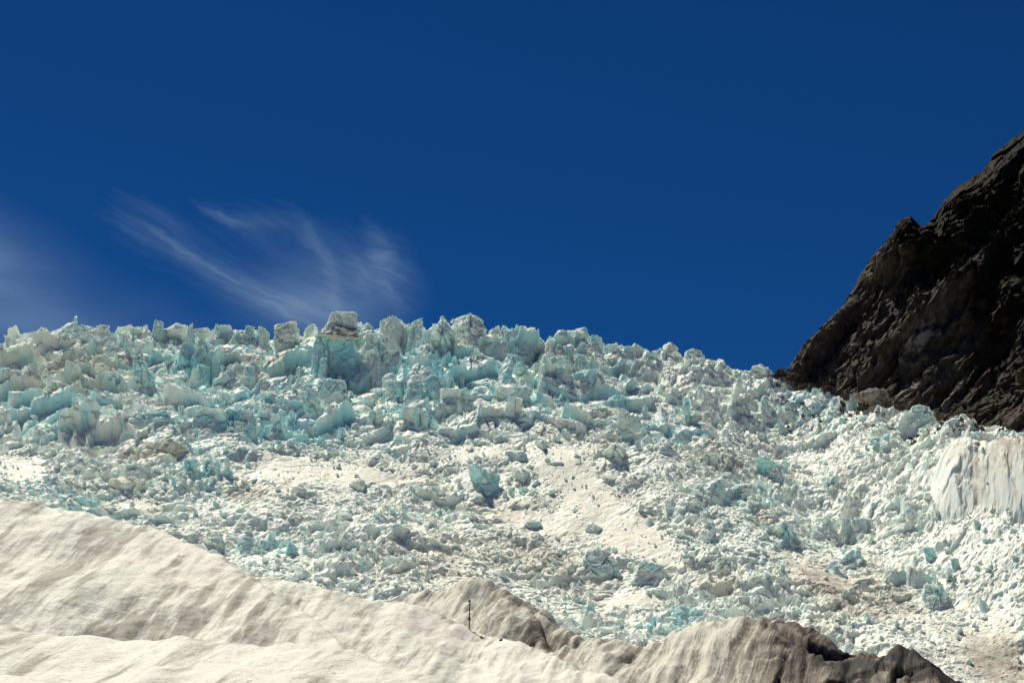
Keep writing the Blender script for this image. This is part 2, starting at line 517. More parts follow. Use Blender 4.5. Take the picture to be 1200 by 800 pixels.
o = link('glacier_surface', me); o['kind'] = 'structure'

LIFT = (xs, ys, GZ - GZ0)
HFULL = (xs, ys, h)
HLOW = (xs, ys, h_low)
WALL = (xs, ys, front)

def bil_np(field, x, y):
    gx, gy, gz = field
    x = np.asarray(x, float); y = np.asarray(y, float)
    i = np.clip(np.searchsorted(gx, x) - 1, 0, len(gx) - 2); j = np.clip(np.searchsorted(gy, y) - 1, 0, len(gy) - 2)
    fx = np.clip((x - gx[i]) / (gx[i + 1] - gx[i]), 0, 1); fy = np.clip((y - gy[j]) / (gy[j + 1] - gy[j]), 0, 1)
    return (gz[j, i] * (1 - fx) + gz[j, i + 1] * fx) * (1 - fy) + (gz[j + 1, i] * (1 - fx) + gz[j + 1, i + 1] * fx) * fy

def settle(x, y, z, low=False):
    """A point of the smooth icefall moved onto the broken surface."""
    hv = bil_np(HLOW if low else HFULL, x, y)
    return x, y + hv * ny, z + bil_np(LIFT, x, y) + hv * nzv

# ------------------------------------------------------------------ the mountain side beyond the ice
def lerp_poly(pts, s):
    pts = np.array(pts, float)
    d = np.concatenate([[0], np.cumsum(np.hypot(np.diff(pts[:, 0]), np.diff(pts[:, 1])))])
    d /= d[-1]
    return np.interp(s, d, pts[:, 0]), np.interp(s, d, pts[:, 1])

_top = [(921, 441), (940, 415), (965, 385), (985, 360), (1000, 335), (1020, 300), (1045, 268), (1054, 253), (1066, 250), (1078, 262), (1097, 259), (1108, 240), (1125, 222),
        (1150, 205), (1165, 185), (1185, 165), (1200, 153), (1250, 105), (1330, 40), (1480, -60), (1700, -170)]
_bot = [(897, 460), (918, 466), (945, 472), (975, 478), (1010, 484), (1060, 489), (1110, 492), (1160, 498), (1200, 506), (1260, 524), (1350, 565), (1480, 620), (1700, 700)]
ns, nr = 980, 520
sN = np.linspace(0, 1, ns)
s_t = sN ** 1.0
tx_, ty_ = lerp_poly(_top, s_t)
bx_, by_ = lerp_poly(_bot, s_t)
topY = np.interp(tx_, [920, 1000, 1060, 1200, 1700], [434, 452, 466, 478, 450])
botY = np.interp(bx_, [890, 930, 1200, 1500, 1700], [430, 424, 370, 305, 270])
T = np.stack(at_y(tx_, ty_, topY), -1)
Bt = np.stack(at_y(bx_, by_, botY), -1)
r = np.linspace(-0.12, 1.0, nr)[:, None, None]
face = Bt[None] + (T - Bt)[None] * r
bulge = np.clip(r[..., 0], 0, 1)
# back side, falling away behind the ridge line
nb = 60
back = T[None] + np.linspace(0.01, 1, nb)[:, None, None] * np.array([90.0, 150.0, -60.0])[None, None]
P = np.concatenate([face, back], 0)
du = np.gradient(P, axis=1); dv = np.gradient(P, axis=0)
N = np.cross(du, dv); N /= np.linalg.norm(N, axis=-1, keepdims=True) + 1e-9
N[np.abs(N).sum(-1) < 0.1] = (0, -0.7, 0.7)
nface = np.array([-0.35, -0.75, 0.56]); nface /= np.linalg.norm(nface)
# metres along the dip (up and towards the back right) and across it
dip = np.array([0.62, 0.25, 0.74]); dip /= np.linalg.norm(dip)
acr = np.cross(dip, nface); acr /= np.linalg.norm(acr)
Ud = (P * dip).sum(-1); Va = (P * acr).sum(-1)
wv = Va + 3.5 * (fbm2(Ud / 30, Va / 18, 4, 5) - 0.5)
wu = Ud + 6 * (fbm2(Ud / 25, Va / 15, 4, 6) - 0.5)
f1, e1, r1, q1 = facets2(wu / 55, wv / 17, 101, 2.2, 0.03)
f2, e2, r2, q2 = facets2(wu / 20, wv / 6.5, 111, 2.8, 0.03)
wu2 = Ud + 2 * (fbm2(Ud / 4, Va / 3, 3, 7) - 0.5); wv2 = Va + 1.5 * (fbm2(Ud / 4, Va / 3, 3, 8) - 0.5)
f3, e3, r3, q3 = facets2(wu2 / 7, wv2 / 2.6, 121, 2.8, 0.03)
f4, e4, r4, q4 = facets2(wu2 / 2.4, wv2 / 1.2, 131, 2.2, 0.03)
big = fbm2(Ud / 70, Va / 30, 4, 15) - 0.5
hh = f1 * 5.5 + f2 * 2.8 + f3 * 1.3 + f4 * 0.6 + big * 14 + (fbm2(Ud / 3, Va / 2, 4, 16) - 0.5) * 0.9
edge = np.ones(nr + nb); 
rr = np.concatenate([r[:, 0, 0], np.ones(nb) * 1.0])
amp = np.where(np.arange(nr + nb) < nr, (1 - 0.78 * sstep(0.75, 1.0, rr)) * (0.25 + 0.75 * sstep(-0.1, 0.3, rr)), 0.22)[:, None]
amp = amp * sstep(0, 0.05, sN)[None] ** 0.5
P = P + nface[None, None] * (hh * amp)[..., None]
ppx, ppy, _ = project(P[..., 0], P[..., 1], P[..., 2])
strk = sstep(0.56, 0.74, fbm2(Ud / 16, Va / 1.8, 5, 17, 0.6)) * sstep(0.4, 0.6, fbm2(Ud / 40, Va / 22, 3, 18))
veg_shade = np.clip(0.38 + 0.9 * (fbm2(Ud / 40, Va / 20, 4, 19) - 0.5) + 0.5 * sstep(430, 250, ppy) * sstep(1000, 1060, ppx) + 0.35 * blob(ppx, ppy, 1165, 350, 60, 70)  # plant cover; its upper darks also paint in black shadow behind the rib
              - 0.35 * blob(ppx, ppy, 1080, 420, 70, 40, -0.8) - 0.3 * blob(ppx, ppy, 1130, 330, 70, 10, -0.9), 0, 1)
pale = np.clip(0.6 * strk + 0.3 * (r3 - 0.5) + 0.9 * blob(ppx, ppy, 1133, 442, 22, 3.0, -0.85) + 0.7 * blob(ppx, ppy, 1118, 325, 24, 5, -0.9) + 0.6 * blob(ppx, ppy, 1190, 232, 16, 6, -0.5)  # pale rock; streaks and slab patches also paint in sunlit faces
               + 0.5 * blob(ppx, ppy, 1080, 395, 40, 12, -0.8) + 0.45 * blob(ppx, ppy, 1165, 295, 12, 14) + 0.5 * blob(ppx, ppy, 1060, 455, 40, 8, -0.3) + 0.9 * blob(ppx, ppy, 1102, 292, 5, 3), 0, 1)
me = mesh_np('mountain', P.reshape(-1, 3), grid_faces(nr + nb, ns), M_ROCK, False, {'veg_shade': veg_shade.ravel(), 'pale': pale.ravel()})
o = link('mountain', me); o['kind'] = 'structure'

# ------------------------------------------------------------------ snow and dirty ice ridges in front
def smooth1(a, k):
    w = np.hanning(2 * k + 3)[1:-1]; w /= w.sum()
    return np.convolve(np.pad(a, k, mode='edge'), w, mode='valid')

def ridge(pts, xg, k=6):
    """pts (px, py, distance): crest distance and height over the columns xg."""
    p = np.array([(at_y(a, b, y)[0], y, at_y(a, b, y)[2]) for a, b, y in pts], float)
    p = p[np.argsort(p[:, 0])]
    yc = smooth1(np.interp(xg, p[:, 0], p[:, 1]), k)
    zc = np.interp(xg, p[:, 0], p[:, 2])
    zc = smooth1(zc, max(1, k // 3))
    return yc, zc

def rheight(yc, zc, Y, sn, sf, rn):
    d = yc[None] - Y
    f = np.sqrt(d * d + rn * rn) - rn
    return zc[None] - np.where(d > 0, sn, sf) * f

def smax(a, b, k):
    hmix = np.clip(0.5 + 0.5 * (a - b) / k, 0, 1)
    return b + (a - b) * hmix + k * hmix * (1 - hmix)

xg = np.arange(-62, 52, 0.19)
yg = np.concatenate([np.arange(4, 24, 0.8), np.arange(24, 136, 0.19)])
X, Y = np.meshgrid(xg, yg)
w1 = ridge([(-300, 540, 99), (0, 583, 98), (40, 584, 98), (60, 590, 97.5), (150, 606, 96), (200, 624, 94), (260, 652, 91), (300, 677, 88), (345, 707, 84), (390, 742, 80), (430, 790, 75), (470, 840, 70), (560, 900, 64)], xg)
w2 = ridge([(100, 640, 117), (250, 660, 116), (300, 673, 115), (350, 686, 114), (390, 692, 113), (440, 701, 112), (480, 709, 111), (520, 722, 110), (550, 737, 109), (600, 752, 106), (640, 763, 103), (690, 782, 99), (745, 802, 95), (800, 830, 90), (1100, 940, 80)], xg)
w3 = ridge([(-300, 715, 48), (0, 730, 47), (40, 738, 47), (80, 741, 46.5), (140, 745, 46), (185, 749, 45.5), (205, 744, 45), (225, 741, 45), (245, 750, 45), (330, 751, 44), (420, 768, 43), (500, 793, 41), (560, 815, 39), (700, 880, 36), (1000, 990, 32)], xg)
w4 = ridge([(-300, 770, 33), (0, 790, 32), (60, 797, 31.5), (150, 806, 31), (300, 830, 30), (700, 900, 28)], xg)
warpd = 2.2 * (fbm2(X / 9, Y / 9, 3, 201) - 0.5) * 2
H1 = rheight(*w1, Y + warpd, 0.62, 0.8, 0.9)
H2 = rheight(*w2, Y + warpd, 0.50, 0.7, 1.6)
H3 = rheight(*w3, Y + warpd * 0.5, 0.34, 0.9, 0.7)
H4 = rheight(*w4, Y, 0.30, 0.9, 0.6)
floor_z = -2.2 + 0.045 * Y
Z = smax(H1, H2, 0.8)
Z = smax(Z, floor_z, 1.5)
Z = smax(Z, H3, 0.35)
Z = smax(Z, H4, 0.35)
ca, sa = math.cos(math.radians(77)), math.sin(math.radians(77))
al = X * ca + Y * sa; ac = -X * sa + Y * ca                      # along / across the melt runnels
acw = ac + 1.3 * (fbm2(X / 7, Y / 7, 3, 211) - 0.5)
run1 = fbm2(al / 22, acw / 2.4, 3, 221) - 0.5
run2 = fbm2(al / 12, acw / 0.8, 3, 231) - 0.5
lump = fbm2(X / 3.4, Y / 3.4, 4, 241) - 0.5
small = fbm2(X / 0.9, Y / 0.9, 3, 251) - 0.5
near_f = np.clip(Y / 80, 0.35, 1)
_f, cup1, _r, _q = facets2((X + 0.5 * lump) / 1.5, (Y + 0.9 * run2) / 2.3, 271)
_f, cup2, _r, _q = facets2((X + 0.3 * lump) / 0.62, (Y + 0.5 * small) / 0.9, 281)
cups = -(np.clip(cup1, 0, 0.5) * 0.34 + np.clip(cup2, 0, 0.5) * 0.15) * near_f * 0.6 * (0.35 + 0.9 * sstep(0.4, 0.65, fbm2(X / 8, Y / 8, 3, 291)))
wob = run1 * 0.60 * near_f + run2 * 0.25 * near_f + lump * 0.42 * near_f + small * 0.22 + cups
Z = Z + wob
dirt = np.clip(0.06 + 1.0 * np.clip(-run1 - 0.02, 0, 1) * 1.6 + 0.5 * np.clip(-lump, 0, 1)
               + 0.5 * (fbm2(al / 10, acw / 1.2, 4, 261) - 0.5), 0, 1)
spx, spy, _ = project(X, np.maximum(Y, 3), Z)
dirt = np.clip(dirt * (0.6 + 0.9 * blob(spx, spy, 60, 690, 120, 60)) + 0.28 * blob(spx, spy, 250, 720, 90, 30) - 0.25 * blob(spx, spy, 200, 780, 300, 28), 0, 1)
me = mesh_np('snow_slope', np.stack([X, Y, Z], -1).reshape(-1, 3), grid_faces(*X.shape), M_SNOW, True, {'dirt': dirt.ravel()})
o = link('snow_slope', me); o['kind'] = 'structure'
SNOW = (xg, yg, Z)

def bil(field, x, y):
    gx, gy, gz = field
    i = int(np.clip(np.searchsorted(gx, x) - 1, 0, len(gx) - 2)); j = int(np.clip(np.searchsorted(gy, y) - 1, 0, len(gy) - 2))
    fx = (x - gx[i]) / (gx[i + 1] - gx[i]); fy = (y - gy[j]) / (gy[j + 1] - gy[j])
    return float((gz[j, i] * (1 - fx) + gz[j, i + 1] * fx) * (1 - fy) + (gz[j + 1, i] * (1 - fx) + gz[j + 1, i + 1] * fx) * fy)

# dirty whaleback ridges between the snow and the icefall
xg = np.arange(-40, 84, 0.22)
yg = np.concatenate([np.arange(108, 122, 0.6), np.arange(122, 198, 0.22), np.arange(198, 236, 2.0)])
X, Y = np.meshgrid(xg, yg)
d1 = ridge([(200, 770, 172), (400, 715, 172), (430, 708, 172), (470, 706, 172), (500, 695, 172), (525, 688, 172), (545, 682, 172), (565, 684, 172), (590, 689, 171), (615, 702, 170), (640, 716, 168), (680, 765, 166), (760, 840, 160)], xg, 4)
d2 = ridge([(200, 760, 152), (390, 712, 152), (420, 706, 152), (440, 705, 152), (480, 718, 152), (520, 728, 151), (540, 722, 150), (560, 708, 150), (580, 701, 150), (600, 703, 149), (620, 716, 148), (635, 735, 147), (645, 760, 146), (670, 800, 144), (800, 900, 140)], xg, 3)
d3 = ridge([(520, 790, 160), (600, 722, 160), (630, 722, 160), (660, 738, 159), (690, 757, 158), (712, 778, 157), (760, 830, 155)], xg, 3)
d4 = ridge([(600, 800, 140), (660, 760, 140), (683, 748, 140), (700, 742, 140), (715, 750, 140), (740, 756, 140), (780, 748, 140), (820, 737, 140), (860, 729, 140), (890, 726, 140), (930, 728, 139), (955, 737, 138), (975, 752, 137), (990, 762, 137), (1030, 768, 136), (1100, 830, 133), (1300, 950, 128)], xg, 4)
d5 = ridge([(900, 815, 131), (950, 790, 131), (990, 764, 131), (1010, 757, 131), (1030, 761, 131), (1055, 764, 131), (1075, 768, 130), (1095, 778, 130), (1115, 792, 129), (1130, 806, 128), (1180, 850, 126), (1300, 940, 122)], xg, 3)
wp = 2.0 * (fbm2(X / 8, Y / 8, 3, 301) - 0.5) * 2
Hs = [rheight(*d1, Y + wp, 0.75, 0.8, 1.6), rheight(*d2, Y + wp, 0.62, 0.9, 1.4), rheight(*d3, Y + wp, 0.8, 0.8, 1.0), rheight(*d4, Y + wp, 0.55, 0.8, 1.6), rheight(*d5, Y + wp, 0.7, 0.8, 1.2)]
Z = Hs[0]
for q in Hs[1:]:
    Z = smax(Z, q, 0.25)
Z = smax(Z, -1.0 + 0.012 * Y, 1.0)
ca, sa = math.cos(math.radians(68)), math.sin(math.radians(68))
al = X * ca + Y * sa; ac = -X * sa + Y * ca
acw = ac + 2.4 * (fbm2(X / 12, Y / 12, 3, 311) - 0.5)
run1 = fbm2(al / 14, acw / 1.7, 4, 321) - 0.5
run2 = 0.5 - np.abs(2 * fbm2(al / 9, acw / 0.9, 3, 331) - 1) * 1.6
lump = fbm2(X / 4, Y / 4, 4, 341) - 0.5
f5, e5, r5, q5 = facets2(X / 5.0, Y / 4.0, 351, 1.8)
rpx, rpy, _ = project(X, Y, Z)
darkz = sstep(855, 945, rpx + 30 * (fbm2(X / 6, Y / 6, 3, 399) - 0.5))
Z = Z + run1 * 1.8 + run2 * 0.24 + lump * 1.1 + darkz * (f5 * 0.9 - 0.8 * np.exp(-(e5 / 0.06) ** 2)) + (fbm2(X / 0.9, Y / 0.9, 3, 361) - 0.5) * 0.22
dirt = 0.24 + 1.0 * np.clip(-run1, -0.25, 1) + 0.78 * darkz + 0.25 * sstep(700, 900, rpx) * (fbm2(X / 6, Y / 6, 3, 398) - 0.3) + 0.35 * sstep(560, 600, rpx) * sstep(700, 640, rpx) * 0.4 + 0.2 * blob(rpx, rpy, 545, 690, 30, 14)
dirt = dirt + darkz * (0.8 * np.exp(-(e5 / 0.05) ** 2) + 0.75 * sstep(0.5, 0.62, fbm2(X / 5, Y / 3, 4, 371)))
dirt = dirt - 0.3 * blob(rpx, rpy, 500, 705, 40, 8) + 0.5 * blob(rpx, rpy, 643, 750, 8, 16)  # last spot paints in the shaded side at the bulge's end
me = mesh_np('ice_ridge', np.stack([X, Y, Z], -1).reshape(-1, 3), grid_faces(*X.shape), M_RIDGE, True, {'dirt': dirt.ravel()})
o = link('ice_ridge', me); o['kind'] = 'structure'
RIDGE = (xg, yg, Z)

# valley ground far beyond, under everything
me = mesh_np('ground', [(-9000, -3000, -14), (9000, -3000, -14), (9000, 15000, -14), (-9000, 15000, -14)], [(0, 1, 2, 3)], M_GROUND, False, {'veg_shade': np.zeros(4), 'pale': np.zeros(4)})
o = link('ground', me); o['kind'] = 'structure'

# ------------------------------------------------------------------ ice block shapes
def hull_bm(bm, center, scale, rotq, npts, seed, vertical=0.0):
    """One broken lump: the hull of a few scattered points, so it has flat breaks and sharp edges; vertical > 0.5 makes it column-like."""
    g = np.random.default_rng(seed)
    p = g.normal(size=(npts, 3)); p /= np.linalg.norm(p, axis=1, keepdims=True)
    p *= 0.95 + 0.3 * g.random((npts, 1))
    if vertical > 0.45:
        n = max(5, npts // 2 + 1)
        a = np.sort(g.random(n)) * 2 * math.pi
        ring = np.stack([np.cos(a), np.sin(a), np.zeros(n)], -1)
        top = ring * (0.55 + 0.35 * g.random((n, 1))) + np.array([0, 0, 1.0]) * (0.70 + 0.42 * g.random((n, 1)))
        bot = ring * (0.95 + 0.2 * g.random((n, 1))) - np.array([0, 0, 1.0]) * (0.9 + 0.1 * g.random((n, 1)))
        p = np.concatenate([top, bot])
    else:
        p = np.concatenate([p, [(0.9, 0, 0), (-0.9, 0.1, 0), (0, 0.9, -0.2), (0, -0.9, 0.1), (0.1, 0, -0.9)]])
    t = bmesh.new()
    for q in p:
        t.verts.new(q)
    r = bmesh.ops.convex_hull(t, input=t.verts[:])
    bmesh.ops.delete(t, geom=[e for e in set(r['geom_interior'] + r['geom_unused']) if isinstance(e, bmesh.types.BMVert)], context='VERTS')
    M = Matrix.Translation(center) @ rotq.to_matrix().to_4x4() @ Matrix.Diagonal((*scale, 1))
    bmesh.ops.transform(t, matrix=M, verts=t.verts)
    tm = bpy.data.meshes.new('t'); t.to_mesh(tm); t.free()
    bm.from_mesh(tm); bpy.data.meshes.remove(tm)

def make_proto(name, lumps, seed, voxel=0.038, a1=0.06, a2=0.03, a3=0.022, cracks=2, flute=0.0, blue0=0.15, dirt_top=0.0, mat=None):
    bm = bmesh.new()
    for i, (c, s, rot, npl, vert) in enumerate(lumps):
        hull_bm(bm, Vector(c), s, Euler(rot).to_quaternion(), npl, seed * 31 + i, vert)
    tm = bpy.data.meshes.new('tmp'); bm.to_mesh(tm); bm.free()
    ob = bpy.data.objects.new('tmp', tm); COL.objects.link(ob)
    md = ob.modifiers.new('r', 'REMESH'); md.mode = 'VOXEL'; md.voxel_size = voxel
    dg = bpy.context.evaluated_depsgraph_get()
    ev = ob.evaluated_get(dg); em = ev.to_mesh()
    n = len(em.vertices)
    co = np.zeros(n * 3, np.float32); em.vertices.foreach_get('co', co); co = co.reshape(-1, 3).astype(float)
    no = np.zeros(n * 3, np.float32); em.vertices.foreach_get('normal', no); no = no.reshape(-1, 3).astype(float)
    fc = np.array([list(p.vertices) for p in em.polygons if len(p.vertices) == 4])
    ev.to_mesh_clear()
    bpy.data.objects.remove(ob); bpy.data.meshes.remove(tm)
    so = seed * 5.37
    q = co + so
    w = np.stack([fbm3(q, 2.2, 3, 1), fbm3(q, 2.2, 3, 2), fbm3(q, 2.2, 3, 3)], -1) - 0.5
    qa, ea, ra = facets3(q + w * 0.5, 1.9, 5, 2.0)
    qb, eb, rb = facets3(q + w * 0.3, 4.6, 15, 2.0)
    nb_ = fbm3(q, 3.0, 5, 25, 0.6) - 0.5
    dsp = qa * a1 + qb * a2 + nb_ * a3 * 2.0 - 0.05 * np.exp(-(ea / 0.05) ** 2) * (a1 / 0.1)
    if flute:
        ph = fbm3(q * np.array([1, 1, 0.12]), 5.0, 3, 35) - 0.5
        dsp += ph * flute * (1 - np.abs(no[:, 2]))
    g = np.random.default_rng(seed + 900)
    blue = np.clip(blue0 + 0.5 * (ra - 0.5) + 0.35 * (rb - 0.5), 0, 1)
    for _ in range(cracks):
        nn = g.normal(size=3); nn[2] *= 0.25; nn /= np.linalg.norm(nn)
        dd = co @ nn - g.uniform(-0.45, 0.45) + (fbm3(q, 1.6, 4, 45) - 0.5) * 0.5
        k = np.exp(-(dd / 0.03) ** 2)
        dsp -= 0.16 * k
        blue = np.clip(blue + 0.5 * k, 0, 1)  # crack blue painted in for light coloured by deep ice
    co = co + no * dsp[:, None]
    dirt = np.clip(0.10 + 0.25 * (fbm3(q, 1.1, 4, 55) - 0.5) + dirt_top * sstep(0.0, 0.5, no[:, 2]), 0, 1)
    me = mesh_np(name, co, fc, mat or M_ICE, False, {'blue': blue, 'dirt': dirt})
    return me

PR = {}
def R(a=0.5): return (random.uniform(-a, a), random.uniform(-a, a), random.uniform(-3.1, 3.1))
PR['lump'] = [make_proto('ice_block', [((0, 0, 0), (1.1, 0.95, 0.9), R(), 9, 0.3)] + ([((0.45, -0.2, 0.25), (0.7, 0.6, 0.65), R(), 8, 0.3)] if k % 2 else []), 10 + k, blue0=0.12 + 0.1 * (k % 3)) for k in range(6)]
PR['tower'] = [make_proto('serac', [((0, 0, 0.2), (0.62, 0.6, 1.25), R(0.12), 12, 0.75), ((0.42, 0.1, -0.1), (0.5, 0.5, 0.95), R(0.15), 10, 0.7)] + ([((-0.4, -0.1, -0.35), (0.5, 0.45, 0.8), R(0.2), 10, 0.6)] if k % 2 else []), 30 + k, flute=0.05, cracks=3, blue0=0.32, dirt_top=0.12) for k in range(5)]
PR['fin'] = [make_proto('ice_fin', [((0, 0, 0.1), (0.36, 0.75, 1.25), (random.uniform(-.2, .2), random.uniform(0.1, 0.45), random.uniform(-.5, .5)), 12, 0.5), ((0.2, 0, -0.5), (0.55, 0.7, 0.5), R(0.2), 10, 0.2)], 50 + k, cracks=1, blue0=0.35) for k in range(4)]
PR['slab'] = [make_proto('ice_slab', [((0, 0, 0), (1.1, 0.65, 0.5), (random.uniform(-.3, .3), random.uniform(-.3, .3), random.uniform(-.5, .5)), 12, 0.5)], 70 + k, cracks=1, blue0=0.25) for k in range(4)]
PR['clump'] = [make_proto('ice_clump', [((random.uniform(-.5, .5), random.uniform(-.3, .3), random.uniform(-.2, .3)), (random.uniform(.5, .8), random.uniform(.4, .65), random.uniform(.5, .95)), R(0.4), 8, 0.5) for _ in range(3)], 90 + k, cracks=2, blue0=0.28) for k in range(6)]
PR['crest'] = [make_proto('serac', [((0, 0, 0.0), (0.95, 0.7, 0.9), R(0.1), 12, 0.5), ((random.uniform(-.5, .5), 0, 0.45), (0.5, 0.5, 0.6), R(0.3), 10, 0.3), ((random.uniform(-.7, .7), -0.15, -0.3), (0.6, 0.5, 0.7), R(0.3), 10, 0.5)], 110 + k, voxel=0.038, flute=0.04, cracks=3, blue0=0.22, a1=0.09) for k in range(5)]
PR['wall'] = [make_proto('ice_wall', [((cx_, random.uniform(-.06, .06), random.uniform(-.12, .06)), (0.34, 0.42, 0.78), (random.uniform(-.25, -.1), random.uniform(-.1, .1), random.uniform(-.4, .4)), 9, 0.8) for cx_ in (-0.85, -0.5, -0.12, 0.25, 0.6, 0.9)], 130 + k, voxel=0.032, flute=0.20, cracks=1, blue0=0.18, a1=0.03, a2=0.02, dirt_top=0.2) for k in range(2)]
for k in range(2):
    PR['wall'].append(make_proto('ice_wall', [((0, 0, 0), (1.15, 0.5, 0.75), (-.15, 0, .1), 9, 0.7), ((0.5, -0.2, -0.2), (0.6, 0.4, 0.5), (-.2, 0.2, .1), 8, 0.6), ((-0.6, -0.1, 0.1), (0.5, 0.4, 0.5), (-.2, 0.1, -.3), 8, 0.6)], 136 + k, voxel=0.032, flute=0.05, cracks=4, blue0=0.25, a1=0.06, a2=0.03))

LOOSE = 'loose ice blocks strewn over the icefall'
PX_TAKEN = []
def block(kind, px, py, wpx, label, cat='ice block', group=None, var=None, hscale=1.0, rz=None, tint=0.0, dust=0.0, lean=(0, 0), sink=0.25, name=None):
    """A block whose middle stands at a picture point on the icefall, wpx wide in the 1200-wide picture."""
    protos = PR[kind]
    me = protos[(var if var is not None else random.randrange(len(protos))) % len(protos)]
    x, y, z = settle(*hit_ice(px, py), low=(group != LOOSE))
    x, y, z = float(x), float(y), float(z)
    dep = y * CP + z * SP
    s = wpx * dep / FPX / 1.9
    o = link(name or me.name.split('.')[0], me)
    o.location = (x, y + s * 0.15, z + s * (0.25 - sink))
    o.scale = (s * random.uniform(0.85, 1.15), s * random.uniform(0.75, 1.05), s * hscale)
    o.rotation_euler = (lean[0] + random.uniform(-.12, .12), lean[1] + random.uniform(-.12, .12), rz if rz is not None else random.uniform(-3.1, 3.1))
    o['tint'] = float(tint); o['dust'] = float(dust)
    tag(o, label, cat, group)
    PX_TAKEN.append((px, py, wpx * 0.5))
    return o

LANDMARKS = []
def mark(px, py, phrase):
    LANDMARKS.append((px, py, phrase))

# -- the skyline seracs, each where the photo shows it
SER = 'seracs along the skyline of the icefall'
block('fin', 72, 388, 30, 'low bluish ice fin leaning towards the pointed pale peak on the skyline', 'serac', SER, 0, 0.8, 0.9, 0.25, 0, (0, 0.5), name='serac')
block('fin', 86, 383, 20, 'pointed pale peak, tallest at the thin end of the skyline', 'serac', SER, 1, 1.1, 0.4, 0.1, name='serac'); mark(86, 383, 'the pointed pale skyline peak')
block('crest', 118, 392, 28, 'rounded white hump on the skyline beside the pointed pale peak', 'serac', SER, 0, 0.9, 0, 0, name='serac')
block('crest', 24, 408, 40, 'low grey-white ice crest at the end of the skyline away from the cliff', 'serac', SER, 1, 0.6, 1.0, 0.05)
block('tower', 184, 391, 26, 'pale blue wedge of ice standing up from white rubble on the skyline', 'serac', SER, 0, 0.8, 0.6, 0.2)
block('lump', 207, 388, 30, 'bright white snow hump behind the thin grey spire', 'serac', SER, 0, 0.75, 1, -0.2, name='serac')
block('tower', 221, 396, 20, 'thin grey spire of ice with a sharp tip in front of white humps', 'serac', SER, 1, 1.35, 0.3, 0.05, 0.1); mark(221, 396, 'the thin grey spire')
block('lump', 236, 390, 22, 'small bright white hump close behind the thin grey spire', 'serac', SER, 1, 0.8, 1, -0.2, name='serac')
block('tower', 252, 396, 24, 'blunt two-knobbed grey tower beside the small white hump', 'serac', SER, 2, 1.1, 1.5, 0.1)
block('fin', 272, 398, 26, 'grey leaning block with a dark slit down its face on the skyline', 'serac', SER, 2, 0.9, 0.2, 0.1, 0.05, name='serac')
block('tower', 290, 395, 20, 'slim pale grey pinnacle one place before the squat grey one', 'serac', SER, 3, 1.1, 0.5, 0.1)
block('tower', 307, 396, 22, 'squat grey pinnacle touching the dirty-faced block', 'serac', SER, 4, 1.0, 0.5, 0.1, 0.15)
block('crest', 336, 402, 48, 'big knobbly serac with a dark dirty face and cracked crown', 'serac', SER, 2, 1.0, 2.0, 0.0, 0.35); mark(336, 394, 'the dirty-faced serac')
block('lump', 364, 389, 22, 'brilliant white ice patch wedged behind the dirt-ledged tower', 'serac', SER, 2, 1.1, 1, -0.25, name='serac')

# the great capped tower is built of its own parts
x, y, z = hit_ice(394, 427)
cap_root = empty('serac', (x, y - 2, z), 'great blue-fronted ice tower with a brown dirt ledge and a pale cap', 'serac', SER)
pm = 1.0 * (y * CP + z * SP) / FPX            # metres per picture pixel there
body = link('ice_body', make_proto('ice_body', [((0, 0, 0), (0.9, 0.7, 0.95), (0, 0, 0.2), 9, 0.9), ((0.3, -0.35, -0.6), (0.36, 0.3, 0.6), (0.1, 0, 0.4), 10, 0.7), ((-0.55, -0.2, -0.4), (0.3, 0.35, 0.6), (0, 0.1, 0.4), 10, 0.7)], 151, voxel=0.032, flute=0.14, cracks=3, blue0=0.5, a1=0.05, a2=0.03), cap_root)
body.scale = (33 * pm, 26 * pm, 36 * pm); body.location = (0, 2, 8 * pm); body['tint'] = 0.2; body['dust'] = 0.0
ledge = link('dirt_ledge', make_proto('dirt_ledge', [((0, 0, 0), (0.92, 0.8, 0.30), (0, 0.06, 0.1), 14, 0.4), ((0.35, 0, 0.15), (0.6, 0.6, 0.25), (0, 0.1, 0.6), 10, 0.4)], 152, voxel=0.04, a1=0.08, cracks=1, blue0=0.0, dirt_top=0.3), cap_root)
ledge.scale = (29 * pm, 22 * pm, 26 * pm); ledge.location = (2 * pm, 1.2, 36 * pm); ledge.rotation_euler = (0.30, 0.08, 0); ledge['tint'] = 0.0; ledge['dust'] = 1.0
cap = link('ice_cap', make_proto('ice_cap', [((0, 0, 0), (0.9, 0.8, 0.8), (0.05, 0.1, 0.3), 14, 0.8), ((0.35, -0.2, 0.05), (0.55, 0.6, 0.6), (0.1, -0.1, 0.3), 12, 0.8), ((-0.3, 0.1, -0.15), (0.65, 0.6, 0.7), (0, 0.15, 1.3), 12, 0.2)], 158, voxel=0.04, cracks=1, blue0=0.2), cap_root)
cap.scale = (23 * pm, 19 * pm, 21 * pm); cap.location = (3 * pm, 4, 50 * pm); cap['tint'] = 0.1; cap['dust'] = 0.0
PX_TAKEN.append((394, 400, 40)); mark(394, 405, 'the dirt-ledged tower')

